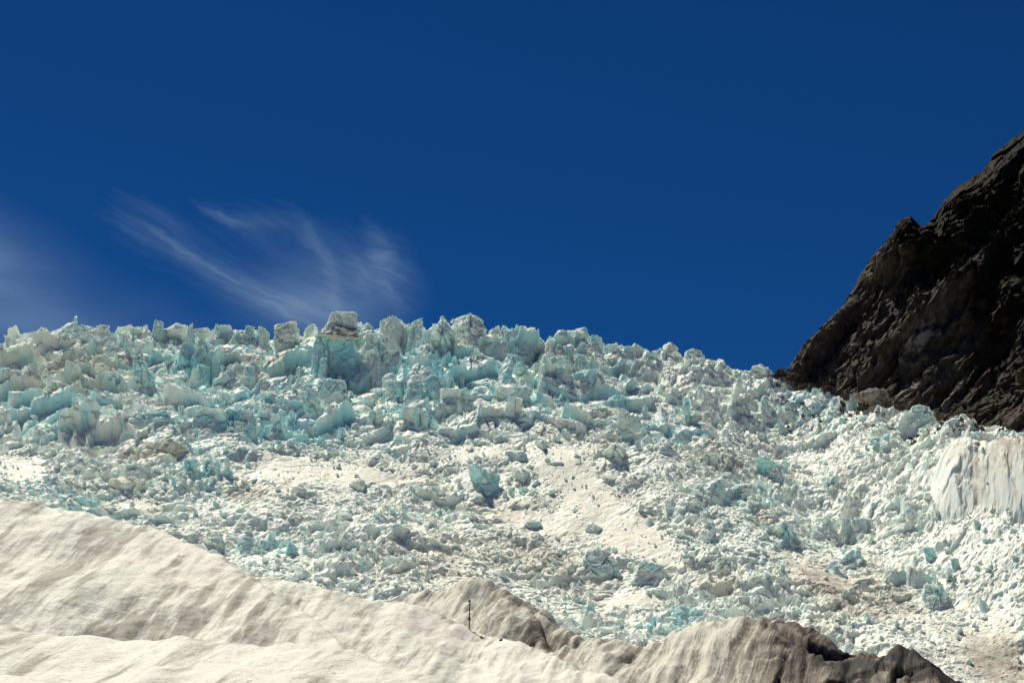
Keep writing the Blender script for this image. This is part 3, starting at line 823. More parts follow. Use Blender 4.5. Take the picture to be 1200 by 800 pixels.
block('clump', 428, 392, 26, 'jagged cluster of vivid pale blue splinters beside the dirt-ledged tower', 'serac', SER, 0, 1.1, 0.3, 0.45, name='serac')
block('crest', 456, 392, 42, 'rounded grey-white serac with a small knob on top', 'serac', SER, 3, 1.1, 1.0, 0.05)
block('crest', 448, 425, 50, 'tall sloping grey ice buttress below the knob-topped serac', 'serac', SER, 4, 1.35, 0.4, 0.0, 0.05); mark(448, 425, 'the sloping grey buttress')
block('tower', 487, 398, 32, 'ragged ice pillar between the knob-topped serac and the broad flat-topped block', 'serac', SER, 0, 1.0, 2.2, 0.1)
block('crest', 516, 412, 62, 'broad smooth-faced grey ice wall under the flat-topped block', 'serac', SER, 1, 1.0, 0.2, 0.1, 0.0); mark(516, 410, 'the broad grey ice wall')
block('lump', 508, 382, 14, 'small rounded knob perched on the broad grey ice wall', 'serac', SER, 3, 1.3, 0.2, 0.05, name='serac')
block('crest', 546, 392, 66, 'large flat-topped pale block, highest past the middle of the skyline', 'serac', SER, 0, 0.72, 2.9, 0.0); mark(546, 385, 'the large flat-topped block')
block('lump', 576, 400, 28, 'rounded shoulder of ice leaning on the large flat-topped block', 'serac', SER, 4, 0.8, 0.3, 0.15, name='serac')
block('tower', 616, 398, 32, 'craggy white serac where the skyline starts to step down towards the cliff', 'serac', SER, 1, 0.85, 1.3, 0.1)
block('clump', 646, 400, 28, 'low blocky pale ice beside the round-headed serac', 'serac', SER, 1, 0.8, 0.6, 0.2, name='serac')
block('lump', 676, 395, 26, 'round-headed boulder-like serac on the descending skyline', 'serac', SER, 5, 1.0, 1.0, 0.1, name='serac'); mark(676, 396, 'the round-headed serac')
block('tower', 700, 408, 28, 'pair of thin upright blue-edged ice slats beside the round-headed serac', 'serac', SER, 2, 0.9, 0.4, 0.25)
block('fin', 738, 415, 24, 'pale pointed crag on the descending skyline with a blue hollow', 'serac', SER, 3, 0.8, 0.8, 0.25, name='serac')
block('lump', 772, 412, 16, 'small leaning lump in front of the tilted cream block on the skyline', 'serac', SER, 1, 1.0, 0.8, -0.1, 0.1, name='serac')
block('slab', 782, 410, 22, 'tilted cream block on the lower skyline with streaked face', 'serac', SER, 0, 1.2, 0.5, -0.1, 0.12, (0, -0.5), name='serac')
block('crest', 812, 420, 34, 'low white crest of broken ice next to the tilted cream block', 'serac', SER, 2, 0.6, 0.5, 0.0)
block('lump', 891, 437, 30, 'squarish cream ice block standing alone on the skyline next to the dark cliff', 'serac', SER, 4, 0.95, 0.7, -0.15, 0.1, name='serac'); mark(891, 437, 'the lone cream skyline block')

# -- standing blocks of the broken band and of the slope below
B2 = 'big ice blocks on the upper icefall'
block('wall', 176, 500, 52, 'wide pale blue slab face with a crack, standing above the brown dirt hump', 'ice block', B2, 2, 0.8, 0.1, 0.35, name='ice_block'); mark(176, 500, 'the wide pale blue slab')
block('wall', 262, 505, 76, 'long fractured blue-grey ice wall below the shadowed seracs', 'ice block', B2, 3, 0.75, 0.0, 0.25, name='ice_block'); mark(262, 505, 'the long fractured blue wall')
block('fin', 222, 460, 28, 'tall grey flake of ice standing upright in the middle of the dirty band', 'ice block', B2, 0, 1.5, 0.2, 0.05, 0.1, name='ice_block'); mark(222, 460, 'the tall grey flake')
block('tower', 165, 450, 36, 'twin blue pillars split by a dark slot under the thin grey spire', 'ice block', B2, 0, 1.0, 0.2, 0.35, name='ice_block'); mark(165, 450, 'the twin blue pillars')
block('tower', 369, 488, 34, 'tall egg-shaped grey block with a dark slot beside it', 'ice block', B2, 2, 1.25, 0.3, 0.05, name='ice_block'); mark(369, 488, 'the tall egg-shaped block')
block('fin', 376, 440, 36, 'leaning pale blue prow of ice below the dirt-ledged tower', 'ice block', B2, 1, 1.0, 0.0, 0.3, name='ice_block')
block('crest', 388, 465, 52, 'bulky blue-grey block between the pale blue prow and the egg-shaped block', 'ice block', B2, 3, 0.9, 0.0, 0.2, name='ice_block')
block('crest', 320, 480, 54, 'cracked blue-white block at the uphill end of the long fractured wall', 'ice block', B2, 4, 0.8, 0.0, 0.2, name='ice_block')
block('fin', 350, 452, 18, 'small sunlit cream lump shining among grey shaded blocks', 'ice block', B2, 2, 0.8, 1.0, -0.2, name='ice_block')
block('tower', 290, 445, 30, 'upright blue-grey block beside a black hole in the dirty band', 'ice block', B2, 3, 0.8, 0.8, 0.2, name='ice_block')
block('clump', 487, 492, 62, 'large blue-fronted mass split by a diagonal crack on the middle slope', 'ice block', B2, 1, 0.9, 0.2, 0.3, name='ice_block'); mark(487, 492, 'the split blue-fronted mass')
block('clump', 444, 500, 44, 'dusty rough ice knob next to the split blue-fronted mass', 'ice block', B2, 2, 0.9, 0.4, 0.0, 0.2, name='ice_block')
block('clump', 522, 455, 46, 'spiky blue-white cluster below the broad grey wall', 'ice block', B2, 3, 1.1, 0.4, 0.35, name='ice_block'); mark(522, 455, 'the spiky blue-white cluster')
block('fin', 592, 440, 36, 'sharp pale cyan blade leaning uphill below the flat-topped block', 'ice block', B2, 3, 1.1, 0.2, 0.45, 0, (0, 0.35), name='ice_block'); mark(592, 440, 'the sharp cyan blade')
block('lump', 612, 432, 22, 'smooth pale block beside the sharp cyan blade', 'ice block', B2, 2, 1.0, None, 0.3, name='ice_block')
block('lump', 600, 462, 44, 'rounded white dome with blue foot below the sharp cyan blade', 'ice block', B2, 4, 0.7, 0.3, 0.15, name='ice_block')
block('clump', 690, 450, 42, 'starfish-like cluster of cyan fins on the dusty bench', 'ice block', B2, 0, 0.9, 0.2, 0.4, name='ice_block')
block('lump', 735, 446, 26, 'flat-topped chunk with a bright cyan underside', 'ice block', B2, 3, 0.9, 0.2, 0.5, name='ice_block'); mark(735, 446, 'the flat-topped cyan chunk')
block('crest', 700, 490, 40, 'rounded cracked grey-white block between rubble and dusty chunk', 'ice block', B2, 0, 0.85, 0.0, -0.05, 0.05, name='ice_block'); mark(700, 490, 'the rounded cracked block')
block('clump', 717, 491, 24, 'brown-speckled dusty chunk against the rounded cracked block', 'ice block', B2, 4, 0.9, 0.3, -0.1, 0.55, name='ice_block')
block('crest', 720, 543, 62, 'big smooth white dome of ice above the cream snow chute', 'ice block', B2, 1, 0.55, 0.1, -0.15, 0.0, name='ice_block'); mark(720, 543, 'the big white dome')
block('lump', 660, 500, 18, 'small cream boulder of ice among blue rubble at a dusty bench', 'ice block', B2, 5, 0.9, None, -0.2, 0.15, name='ice_block')
block('lump', 12, 500, 24, 'dark pitted ice boulder at the outer end of the slope', 'ice block', B2, 1, 1.2, None, -0.1, 0.5, name='ice_block')
block('lump', 18, 433, 16, 'round grey ice ball above the dirty brown band', 'ice block', B2, 2, 1.0, None, 0.0, 0.3, name='ice_block')
block('fin', 90, 480, 34, 'pair of tilted bright cyan slabs on the outer slope', 'ice block', B2, 2, 0.8, 0.2, 0.5, 0, (0, 0.6), name='ice_block'); mark(90, 480, 'the tilted cyan slabs')
block('slab', 60, 522, 36, 'grey weathered slab with a black gap under it, on rubble', 'ice block', B2, 1, 0.8, 0.2, -0.1, 0.25, name='ice_block')
block('slab', 118, 490, 34, 'long rounded cream block above the grey rubble', 'ice block', B2, 2, 0.9, 0.3, -0.1, 0.1, name='ice_block')
block('slab', 200, 528, 66, 'long brown dirt-covered ice hump under the wide pale blue slab', 'ice block', B2, 3, 0.7, 0.1, -0.3, 0.7, name='ice_block'); mark(200, 528, 'the brown dirt hump')
block('lump', 148, 572, 46, 'dark grey pitted boulder of ice above the smooth snow slope', 'ice block', B2, 4, 0.8, 0.4, -0.1, 0.42, name='ice_block'); mark(148, 572, 'the dark grey pitted boulder')
block('clump', 232, 552, 48, 'bright blue blocks with open cracks under the brown dirt hump', 'ice block', B2, 2, 0.8, 0.2, 0.55, name='ice_block'); mark(232, 552, 'the cracked bright blue blocks')
block('fin', 268, 556, 26, 'upright flake beside a deep blue gash, below the long fractured wall', 'ice block', B2, 0, 1.1, 0.3, 0.3, 0, (0, -0.3), name='ice_block'); mark(268, 556, 'the flake with the deep blue gash')
block('lump', 290, 535, 24, 'clean cube-like white block above the flake with the blue gash', 'ice block', B2, 3, 0.8, 0.5, 0.0, name='ice_block')
block('lump', 324, 588, 13, 'rounded grey egg of ice alone on the rubble', 'ice block', B2, 5, 1.1, None, -0.1, 0.3, name='ice_block')
block('lump', 420, 572, 20, 'upright cream boulder at the edge of the smooth grey snow patch', 'ice block', B2, 0, 1.2, None, -0.2, 0.25, name='ice_block'); mark(420, 572, 'the upright cream boulder')
block('lump', 352, 582, 26, 'wide dusty cream boulder between rubble and the snow patch', 'ice block', B2, 2, 0.8, None, -0.1, 0.3, name='ice_block')
block('clump', 305, 640, 40, 'blue pillar-faced block standing just above the snow slope crest', 'ice block', B2, 3, 0.9, 0.2, 0.35, name='ice_block'); mark(305, 640, 'the blue pillar-faced block')
block('tower', 340, 655, 22, 'vivid cyan split column just above the snow slope crest', 'ice block', B2, 4, 1.0, 0.1, 0.6, name='ice_block'); mark(340, 655, 'the vivid cyan column')
block('lump', 250, 635, 24, 'grey-white knob above the snow slope crest', 'ice block', B2, 1, 0.9, None, 0.0, name='ice_block')
block('lump', 405, 605, 22, 'chunky grey block with a dark side on dusty rubble', 'ice block', B2, 3, 0.9, None, -0.05, 0.1, name='ice_block')
block('clump', 568, 572, 40, 'cluster of upright grey-blue fins in the middle of the snow chute', 'ice block', B2, 4, 1.0, 0.2, 0.25, name='ice_block'); mark(568, 572, 'the cluster of grey-blue fins')
block('fin', 573, 568, 16, 'single tall grey flake rising out of the fin cluster', 'ice block', B2, 2, 1.5, 0.0, 0.05, name='ice_block')
block('slab', 603, 535, 46, 'long grey slab toppled diagonally across the chute', 'ice block', B2, 0, 0.7, -0.6, 0.1, name='ice_block', lean=(0, 0.45)); mark(603, 535, 'the toppled diagonal slab')
block('slab', 584, 515, 26, 'flat pale plate lying on the top end of the toppled slab', 'ice block', B2, 1, 0.6, 0.1, 0.15, name='ice_block')
block('lump', 611, 560, 19, 'leaning grey wedge below the toppled diagonal slab', 'ice block', B2, 4, 1.25, 0.3, 0.05, name='ice_block')
block('lump', 622, 582, 18, 'squat lone grey cube with a dark underside on cream snow', 'ice block', B2, 3, 0.9, 0.1, 0.05, name='ice_block'); mark(622, 582, 'the lone grey cube')
block('slab', 650, 548, 20, 'small grey wedge half buried beside the toppled slab', 'ice block', B2, 2, 0.8, -0.3, 0.0, name='ice_block')
block('lump', 625, 617, 20, 'smooth cyan half-disc of ice below the lone grey cube', 'ice block', B2, 0, 0.8, 0.0, 0.55, name='ice_block')
block('lump', 695, 622, 20, 'small pale cone-shaped block on the cream chute', 'ice block', B2, 1, 1.1, 0.0, 0.0, 0.1, name='ice_block')
block('crest', 700, 665, 60, 'low white hump with a dark blue cave mouth at the chute end', 'ice block', B2, 2, 0.6, 0.4, 0.1, name='ice_block'); mark(700, 665, 'the hump with a blue cave mouth')
block('crest', 760, 672, 48, 'cracked white block pair beside the blue cave hump', 'ice block', B2, 3, 0.65, 0.4, 0.15, name='ice_block')
block('clump', 470, 660, 56, 'low blue-bottomed mound with overhung edge above the dirty ridge', 'ice block', B2, 1, 0.6, 0.2, 0.2, 0.05, name='ice_block'); mark(470, 660, 'the blue-bottomed mound')

B3 = 'big ice blocks on the cliff side of the icefall'
mark(1158, 556, 'the broad grooved wall')
block('wall', 1075, 688, 64, 'big fluted blue-grey block standing on the lower slope', 'ice block', B3, 1, 1.05, -0.3, 0.1, 0.12, name='ice_block'); mark(1075, 688, 'the big fluted block')
block('crest', 1100, 705, 44, 'wedge of white cracked ice leaning against the big fluted block', 'ice block', B3, 4, 0.9, 0.5, 0.1, 0.0, name='ice_block')
block('fin', 1122, 668, 22, 'dark-edged upright flake above the big fluted block', 'ice block', B3, 3, 1.0, 1.3, 0.3, 0.1, name='ice_block')
block('tower', 1092, 650, 26, 'blue topped stub above the big fluted block', 'ice block', B3, 2, 0.7, 0.3, 0.4, name='ice_block')
block('crest', 918, 632, 50, 'grooved block over a dark blue cave on the cliff side of the chute', 'ice block', B3, 1, 0.8, 0.2, 0.25, 0.1, name='ice_block'); mark(918, 632, 'the grooved cave block')
block('wall', 995, 622, 44, 'grooved grey-blue block with a black gap, uphill of the fluted block', 'ice block', B3, 0, 0.85, 0.1, 0.2, 0.1, name='ice_block'); mark(995, 622, 'the grooved grey-blue block')
block('lump', 990, 655, 30, 'square blue-sided block below the grooved grey-blue block', 'ice block', B3, 3, 0.9, 0.2, 0.3, name='ice_block')
block('slab', 886, 694, 34, 'clean white brick-shaped block lying on dusty rubble', 'ice block', B3, 0, 1.0, 0.3, -0.1, name='ice_block'); mark(886, 694, 'the clean white brick-shaped block')
block('clump', 814, 722, 46, 'broken white block with two bright blue cracks above the dirty ridge', 'ice block', B3, 3, 0.9, 0.2, 0.4, name='ice_block'); mark(814, 722, 'the block with bright blue cracks')
block('tower', 764, 742, 18, 'thin dark-blue cleft block at the edge of the dirty ridge', 'ice block', B3, 1, 1.0, 0.2, 0.6, name='ice_block')
block('slab', 833, 580, 44, 'long tilted blue-grey slabs stacked like fallen books', 'ice block', B3, 1, 0.9, 0.7, 0.2, 0, (0, -0.5), name='ice_block'); mark(833, 580, 'the tilted blue-grey slabs')
block('crest', 872, 585, 44, 'white block with a dark diagonal cleft beside the tilted slabs', 'ice block', B3, 0, 0.8, 0.5, 0.15, name='ice_block')
block('clump', 838, 548, 44, 'brown-topped block with grey face above the tilted slabs', 'ice block', B3, 2, 0.75, 0.2, 0.0, 0.45, name='ice_block'); mark(838, 548, 'the brown-topped block')
block('clump', 905, 558, 40, 'blue-white cluster with two narrow cyan slits', 'ice block', B3, 4, 0.8, 0.2, 0.35, name='ice_block')
block('clump', 975, 575, 34, 'grey-blue tilted block with a dark notch below the pinnacle row', 'ice block', B3, 0, 0.7, 0.2, 0.2, 0.1, name='ice_block')
block('fin', 892, 478, 30, 'blue-white hump with a small black hole near the lone skyline block', 'ice block', B3, 1, 0.9, 0.3, 0.35, name='ice_block')
block('clump', 958, 466, 17, 'tallest white pinnacle of the row at the foot of the dark cliff', 'ice pinnacle', B3, 2, 1.25, 0.2, 0.3, name='ice_pinnacle'); mark(962, 466, 'the pinnacle row at the cliff foot')
block('fin', 970, 469, 14, 'short blunt pinnacle touching the tallest one of the cliff-foot row', 'ice pinnacle', B3, 3, 1.1, 0.4, 0.3, name='ice_pinnacle')
block('fin', 984, 474, 11, 'slim bluish pinnacle standing clear in the cliff-foot row', 'ice pinnacle', B3, 0, 1.4, 0.4, 0.35, name='ice_pinnacle')
block('tower', 999, 474, 20, 'ragged white pinnacle ending the cliff-foot row below the grey outcrop', 'ice pinnacle', B3, 3, 1.0, 0.4, 0.2, name='ice_pinnacle')
block('clump', 925, 462, 22, 'grey-white spire before the pinnacle row', 'ice pinnacle', B3, 1, 1.1, 0.4, 0.05, name='ice_pinnacle')
block('crest', 1078, 482, 42, 'rough white ice crest lying against the cliff foot', 'ice block', B3, 2, 0.5, 0.3, 0.1, name='ice_block')
block('lump', 1125, 490, 22, 'dark-banded ice lump half hidden at the cliff foot', 'ice block', B3, 1, 0.7, 0.3, 0.1, 0.35, name='ice_block')
block('clump', 1040, 520, 40, 'pale blue broken block on the slope below the grey outcrop', 'ice block', B3, 3, 0.7, 0.3, 0.35, name='ice_block')
block('lump', 700, 735, 12, 'small dark stone-covered ice nub on dusty rubble above the dirty ridge', 'ice block', B3, 2, 1.2, 0.3, -0.3, 0.9, name='ice_block')

# -- the many loose blocks
SIZES = ((12, 'small'), (21, 'mid-sized'), (35, 'large'), (99, 'very large'))
SHAPE = {'lump': 'lump', 'tower': 'upright block', 'fin': 'leaning flake', 'slab': 'flat slab', 'clump': 'jagged clump'}
used = set()
def loose_label(px, py, w, tint, dust, kind):
    sz = next(s for a, s in SIZES if w < a)
    tn = 'dusty' if dust > 0.2 else ('pale blue' if tint > 0.2 else ('white' if tint < -0.05 else 'grey-white'))
    near = sorted(LANDMARKS, key=lambda m: (m[0] - px) ** 2 + 2.0 * (m[1] - py) ** 2)
    txt = None
    for m in near[:5]:
        dx, dy = px - m[0], py - m[1]
        d = math.hypot(dx, dy)
        if abs(dx) > 1.3 * abs(dy):
            rel = 'on the cliff side of' if dx > 0 else 'on the side away from the cliff of'
        else:
            rel = 'downhill of' if dy > 0 else 'uphill of'
        rel = ('close ' if d < 35 else ('well ' if d > 75 else '')) + rel
        txt = '%s %s ice %s %s %s' % (sz, tn, SHAPE[kind], rel, m[2])
        if txt not in used and len(txt.split()) <= 16:
            break
    if len(txt.split()) > 16:
        txt = '%s %s ice %s near %s' % (sz, tn, SHAPE[kind], near[0][2])
    used.add(txt)
    return txt

cnt, tries = 0, 0
while cnt < 285 and tries < 20000:
    tries += 1
    px = random.uniform(-25, 1225)
    py = random.uniform(395, 760)
    crest_row = cnt < 34
    if crest_row:
        px = random.uniform(-30, 880)
        py = float(np.interp(px, _cx, _cy)) + random.uniform(1, 9)
    lo_ = float(np.interp(px, _cx, _cy)) + (0 if crest_row else 10)
    hi_ = float(np.interp(px, [0, 150, 300, 400, 550, 700, 890, 1000, 1130, 1225], [575, 600, 665, 690, 680, 735, 722, 750, 790, 790]))
    if not (lo_ < py < hi_):
        continue
    a_ = [float(q) for q in fields(np.array([px]), np.array([py]))]
    if random.random() < a_[0] * 0.9:
        continue
    if px > 1090 and 508 < py < 610:
        continue
    top = 1 if py < 530 and px < 880 else 0
    w = random.choice((9, 11, 13, 15, 18)) if not top else random.choice((15, 18, 22, 26, 32, 38, 46))
    if any((px - a) ** 2 + (1.3 * (py - b)) ** 2 < ((0.5 if crest_row else 0.64) * (c + w * 0.4)) ** 2 for a, b, c in PX_TAKEN):
        continue
    if crest_row:
        w = random.choice((13, 16, 20, 24))
    kind = random.choices(('lump', 'tower', 'fin', 'slab', 'clump'), (4, 1.5 + 2 * top, 1.3 + top, 1.3, 4))[0]
    tint = random.uniform(-0.22, 0.2) + 0.3 * a_[2]
    dust = max(0.0, random.uniform(-0.25, 0.18) + 0.4 * a_[1])
    block(kind, px, py, w, loose_label(px, py, w, tint, dust, kind), 'ice block', LOOSE, None, random.uniform(0.75, 1.15), None, tint, dust, (0, 0), 0.3, 'ice_block')
    cnt += 1

# -- rubble nobody could count: one mesh of small broken pieces
def chip(seed):
    g = np.random.default_rng(seed)
    t = bmesh.new()
    p = g.normal(size=(11, 3)); p /= np.linalg.norm(p, axis=1, keepdims=True); p *= 0.75 + 0.35 * g.random((11, 1))
    for q in p * np.array([1, 0.8, 0.75]):
        t.verts.new(q)
    r = bmesh.ops.convex_hull(t, input=t.verts[:])
    bmesh.ops.delete(t, geom=[e for e in set(r['geom_interior'] + r['geom_unused']) if isinstance(e, bmesh.types.BMVert)], context='VERTS')
    bmesh.ops.triangulate(t, faces=t.faces[:]); bmesh.ops.recalc_face_normals(t, faces=t.faces[:])
    t.verts.index_update()
    v = np.array([q.co[:] for q in t.verts]); f = np.array([[q.index for q in p_.verts] for p_ in t.faces])
    t.free()
    return v, f

chips = [chip(500 + k) for k in range(24)]
NRUB = 36000

# pick ground positions evenly over the slope
xr = rng.uniform(-190, 200, NRUB * 3); yr = rng.uniform(262, 428, NRUB * 3)
zr, tr, qpx, qpy = icefall(xr, yr)
s_, d_, b_ = fields(qpx, qpy)
clus = fbm2(xr / 8, yr / 6, 4, 401)
keep = (bil_np(WALL, xr, yr) * (0.4 + rng.random(len(xr))) < 0.55) & (tr > -0.05) & (tr < 0.99) & (qpx > -80) & (qpx < 1290) & (rng.random(len(xr)) < (1 - 0.80 * s_) * (0.10 + 0.90 * sstep(0.47, 0.60, clus)) * (1 - 0.5 * (qpy < 520) * (qpx < 800)))
idx = np.nonzero(keep)[0][:NRUB]
sx, sy, sz_ = settle(xr, yr, zr)
V, F, AB, AD = [], [], [], []
off = 0
for i in idx:
    v, f = chips[int(rng.integers(24))]
    sz = 0.19 * (1 - rng.random()) ** -0.5
    sz = min(sz, 1.15)
    e = np.array(Euler(rng.uniform(-3.1, 3.1, 3)).to_matrix())
    p = (v * sz * rng.uniform(0.7, 1.3, 3)) @ e.T
    g = max(0, min(1, 0.5))
    V.append(p + np.array([sx[i], sy[i], sz_[i] + sz * rng.uniform(-0.2, 0.45)]))
    F.append(f + off); off += len(v)
    AB.append(np.full(len(v), np.clip(0.05 + 0.5 * b_[i] + rng.uniform(-0.25, 0.35), 0, 1)))
    AD.append(np.full(len(v), np.clip(0.5 * d_[i] + rng.uniform(-0.2, 0.3), 0, 1)))
me = mesh_np('ice_rubble', np.concatenate(V), np.concatenate(F), M_ICE, False, {'blue': np.concatenate(AB), 'dirt': np.concatenate(AD)})
o = link('ice_rubble', me); o['kind'] = 'stuff'

# ------------------------------------------------------------------ rocks
def rock_mesh(name, seed, mat, a1=0.14):
    me = make_proto(name, [((0, 0, 0), (1, 0.85, 0.8), R(), 12, 0.2)], seed, voxel=0.07, a1=a1, a2=0.07, cracks=1, mat=mat)
    n = len(me.vertices)
    for an, val in (('veg_shade', 0.0), ('pale', 0.15)):
        at = me.attributes.new(an, 'FLOAT', 'POINT'); at.data.foreach_set('value', np.full(n, val, dtype=np.float32))
    return me
ROCKS = [rock_mesh('boulder', 170 + k, M_BOULDER) for k in range(4)]
x, y, z = hit_ice(1021, 466)
oc = link('rock_outcrop', make_proto('rock_outcrop', [((0, 0, 0), (1, 0.7, 0.6), (0, 0, 0.2), 12, 0.3), ((0.6, -0.1, -0.2), (0.6, 0.5, 0.45), (0, 0.2, 0.2), 10, 0.3)], 180, voxel=0.05, a1=0.14, a2=0.07, mat=M_BOULDER))
at = oc.data.attributes.new('pale', 'FLOAT', 'POINT'); at.data.foreach_set('value', np.full(len(oc.data.vertices), 0.75, dtype=np.float32))
oc.location = (x, y, z + 0.5); oc.scale = (5.2, 4.5, 5.0)
tag(oc, 'pale grey rock outcrop rising from the ice edge at the foot of the dark cliff', 'rock')
RG = 'dark boulders along the cliff foot'
RL = ['dark boulder beside the lone cream ice block on the skyline', 'blackish boulder where cliff and skyline meet', 'small dark rock just below the skyline notch', 'dark rock between the ice spire and the cliff',
      'brown-black rock behind the tallest ice pinnacle', 'dark boulder above the slim bluish pinnacle', 'dark rock wedged between pinnacle row and grey outcrop', 'black boulder under the edge of the grey outcrop',
      'upright dark rock beside the grey outcrop', 'dark rock on the far end of the grey outcrop', 'dark rock lying just past the grey outcrop on the ice edge', 'low dark rock at the ice edge below pale streaked cliff']
for k, (a, b, w) in enumerate([(913, 440, 16), (926, 443, 18), (932, 452, 12), (940, 456, 14), (952, 458, 16), (972, 461, 18), (992, 466, 15), (1012, 478, 15), (1040, 476, 11), (1052, 478, 13), (1070, 484, 11), (1100, 490, 13)]):
    x, y, z = hit_ice(a, b)
    s = w * (y * CP + z * SP) / FPX / 1.9
    o = link('boulder', ROCKS[k % 4]); o.location = (x, y - 0.5, z + s * 0.3); o.scale = (s, s, s * random.uniform(.7, 1.1)); o.rotation_euler = R()
    tag(o, RL[k], 'boulder', RG)

V, F, off = [], [], 0
xr = rng.uniform(60, 190, 70000); yr = rng.uniform(290, 424, 70000)
zr, tr, qpx, qpy = icefall(xr, yr)
sx, sy, sz_ = settle(xr, yr, zr)
near = (qpx > 902) & (qpx < 1330) & (tr > 0.80) & (tr < 1.02) & (rng.random(70000) < np.clip((tr - 0.80) / 0.2, 0, 1) ** 2.2 * sstep(0.42, 0.6, fbm2(xr / 7, yr / 7, 3, 411)))
for i in np.nonzero(near)[0][:2600]:
    v, f = chips[int(rng.integers(24))]
    sz = min(0.9, 0.17 * (1 - rng.random()) ** -0.5)
    e = np.array(Euler(rng.uniform(-3.1, 3.1, 3)).to_matrix())
    V.append((v * sz * rng.uniform(0.7, 1.3, 3)) @ e.T + np.array([sx[i], sy[i], sz_[i] + sz * rng.uniform(-0.2, 0.4)])); F.append(f + off); off += len(v)
V = np.concatenate(V)
o = link('rock_debris', mesh_np('rock_debris', V, np.concatenate(F), M_BOULDER, False, {'veg_shade': np.zeros(len(V)), 'pale': np.full(len(V), 0.25)})); o['kind'] = 'stuff'

def on_field(field, px, y):
    a, b, c = ray(px, 400)
    x = 0
    for _ in range(3):
        z = bil(field, x, y)
        x = (px - 600) / FPX * (y * CP + z * SP)
    return x, y, bil(field, x, y)

for px, y, w, mat, lab in ((1037, 132.0, 0.55, M_RUST, 'rusty orange-brown stone lying on the black dirt of the dirty ice ridge'),):
    x, y, z = on_field(RIDGE, px, y)
    o = link('stone', rock_mesh('stone', 190, mat, 0.1)); o.location = (x, y, z + 0.1); o.scale = (w, w * .8, w * .55); tag(o, lab, 'stone')
for px, y, w, lab in ((764, 101, 0.34, 'black stone on the snow at the very bottom edge, bigger of the two'), (776, 101.4, 0.24, 'smaller black stone beside a bigger one at the bottom edge'), (587, 106.5, 0.16, 'tiny dark stone on the snow crest past the marker pole')):
    x, y, z = on_field(SNOW, px, y)
    o = link('stone', ROCKS[1]); o.location = (x, y, z + 0.08); o.scale = (w, w, w * .7); tag(o, lab, 'stone', 'dark stones on the snow crest')

# ------------------------------------------------------------------ marker pole
px0 = 550
yp = float(np.interp(px0, [520, 550, 600], [110, 109, 106]))
x, y, z = on_field(SNOW, px0, yp - 0.3)
pole = empty('marker_pole', (x, y, z), 'thin dark marker pole with a box on top, planted on the snow crest', 'pole')
def cyl(bm, r1, r2, z0, z1, seg=12):
    ret = bmesh.ops.create_cone(bm, cap_ends=True, segments=seg, radius1=r1, radius2=r2, depth=z1 - z0)
    bmesh.ops.translate(bm, vec=(0, 0, (z0 + z1) / 2), verts=ret['verts'])
HP = 1.95
bm = bmesh.new(); cyl(bm, 0.042, 0.038, -0.5, HP - 0.12); bm_obj('post', bm, M_POLE, pole)
bm = bmesh.new(); cyl(bm, 0.075, 0.075, 0.60, 0.80); cyl(bm, 0.10, 0.10, 0.67, 0.73); bm_obj('collar', bm, M_POLE, pole)
bm = bmesh.new()
bmesh.ops.create_cube(bm, size=1.0); bmesh.ops.scale(bm, vec=(0.17, 0.15, 0.13), verts=bm.verts); bmesh.ops.translate(bm, vec=(0, 0, HP - 0.06), verts=bm.verts)
bmesh.ops.bevel(bm, geom=bm.edges[:], offset=0.02, segments=2, affect='EDGES')
bx_o = bm_obj('instrument_box', bm, M_POLE, pole)
bm = bmesh.new(); cyl(bm, 0.11, 0.05, HP + 0.012, HP + 0.055); bm_obj('lid', bm, M_POLE, bx_o)
p1 = Vector((0.0, 0.0, HP - 0.14)); p2 = Vector((0.85, 0.25, 0.15)); dv_ = p2 - p1
bm = bmesh.new(); bmesh.ops.create_cone(bm, cap_ends=True, segments=6, radius1=0.009, radius2=0.009, depth=dv_.length)
gw = bm_obj('guy_wire', bm, M_WIRE, pole); gw.location = (p1 + p2) / 2; gw.rotation_euler = dv_.to_track_quat('Z', 'Y').to_euler()

# ------------------------------------------------------------------ cirrus
CLOUD_Z = 2600.0
def on_cloud(px, py):
    a, b, c = ray(px, py)
    k = CLOUD_Z / c
    return np.stack([a * k, b * k], -1)

def cloud_material():
    n = NT('cirrus')
    t = n.t
    t.nodes.remove(n.b)
    tr = t.nodes.new('ShaderNodeBsdfTransparent')
    tl = t.nodes.new('ShaderNodeBsdfTranslucent'); tl.inputs['Color'].default_value = (0.66, 0.90, 1.0, 1)
    mx = t.nodes.new('ShaderNodeMixShader')
    n.put(mx.inputs[0], n.attr('wisp'))
    t.links.new(tr.outputs[0], mx.inputs[1]); t.links.new(tl.outputs[0], mx.inputs[2])
    t.links.new(mx.outputs[0], n.out.inputs['Surface'])
    return n.m
M_CLOUD = cloud_material()

def strand(QX, QY, pts, w, amp, seed):
    """Density of one feathery strand; pts are picture points, worked out in the cloud layer's own metres."""
    p = on_cloud(np.array([a for a, b in pts]), np.array([b for a, b in pts]))
    p = p * np.array([1.0, 0.45])
    best = np.full(QX.shape, 1e9); tt = np.zeros(QX.shape)
    n = len(p) - 1
    for k in range(n):
        a, b = p[k], p[k + 1]
        ab = b - a
        u = np.clip(((QX - a[0]) * ab[0] + (QY - a[1]) * ab[1]) / (ab @ ab), 0, 1)
        d = np.hypot(QX - a[0] - u * ab[0], QY - a[1] - u * ab[1])
        m = d < best
        best = np.where(m, d, best); tt = np.where(m, (k + u) / n, tt)
    return amp * np.exp(-(best / w) ** 2) * np.sin(np.clip(tt, 0.02, 0.98) * math.pi) ** 0.6

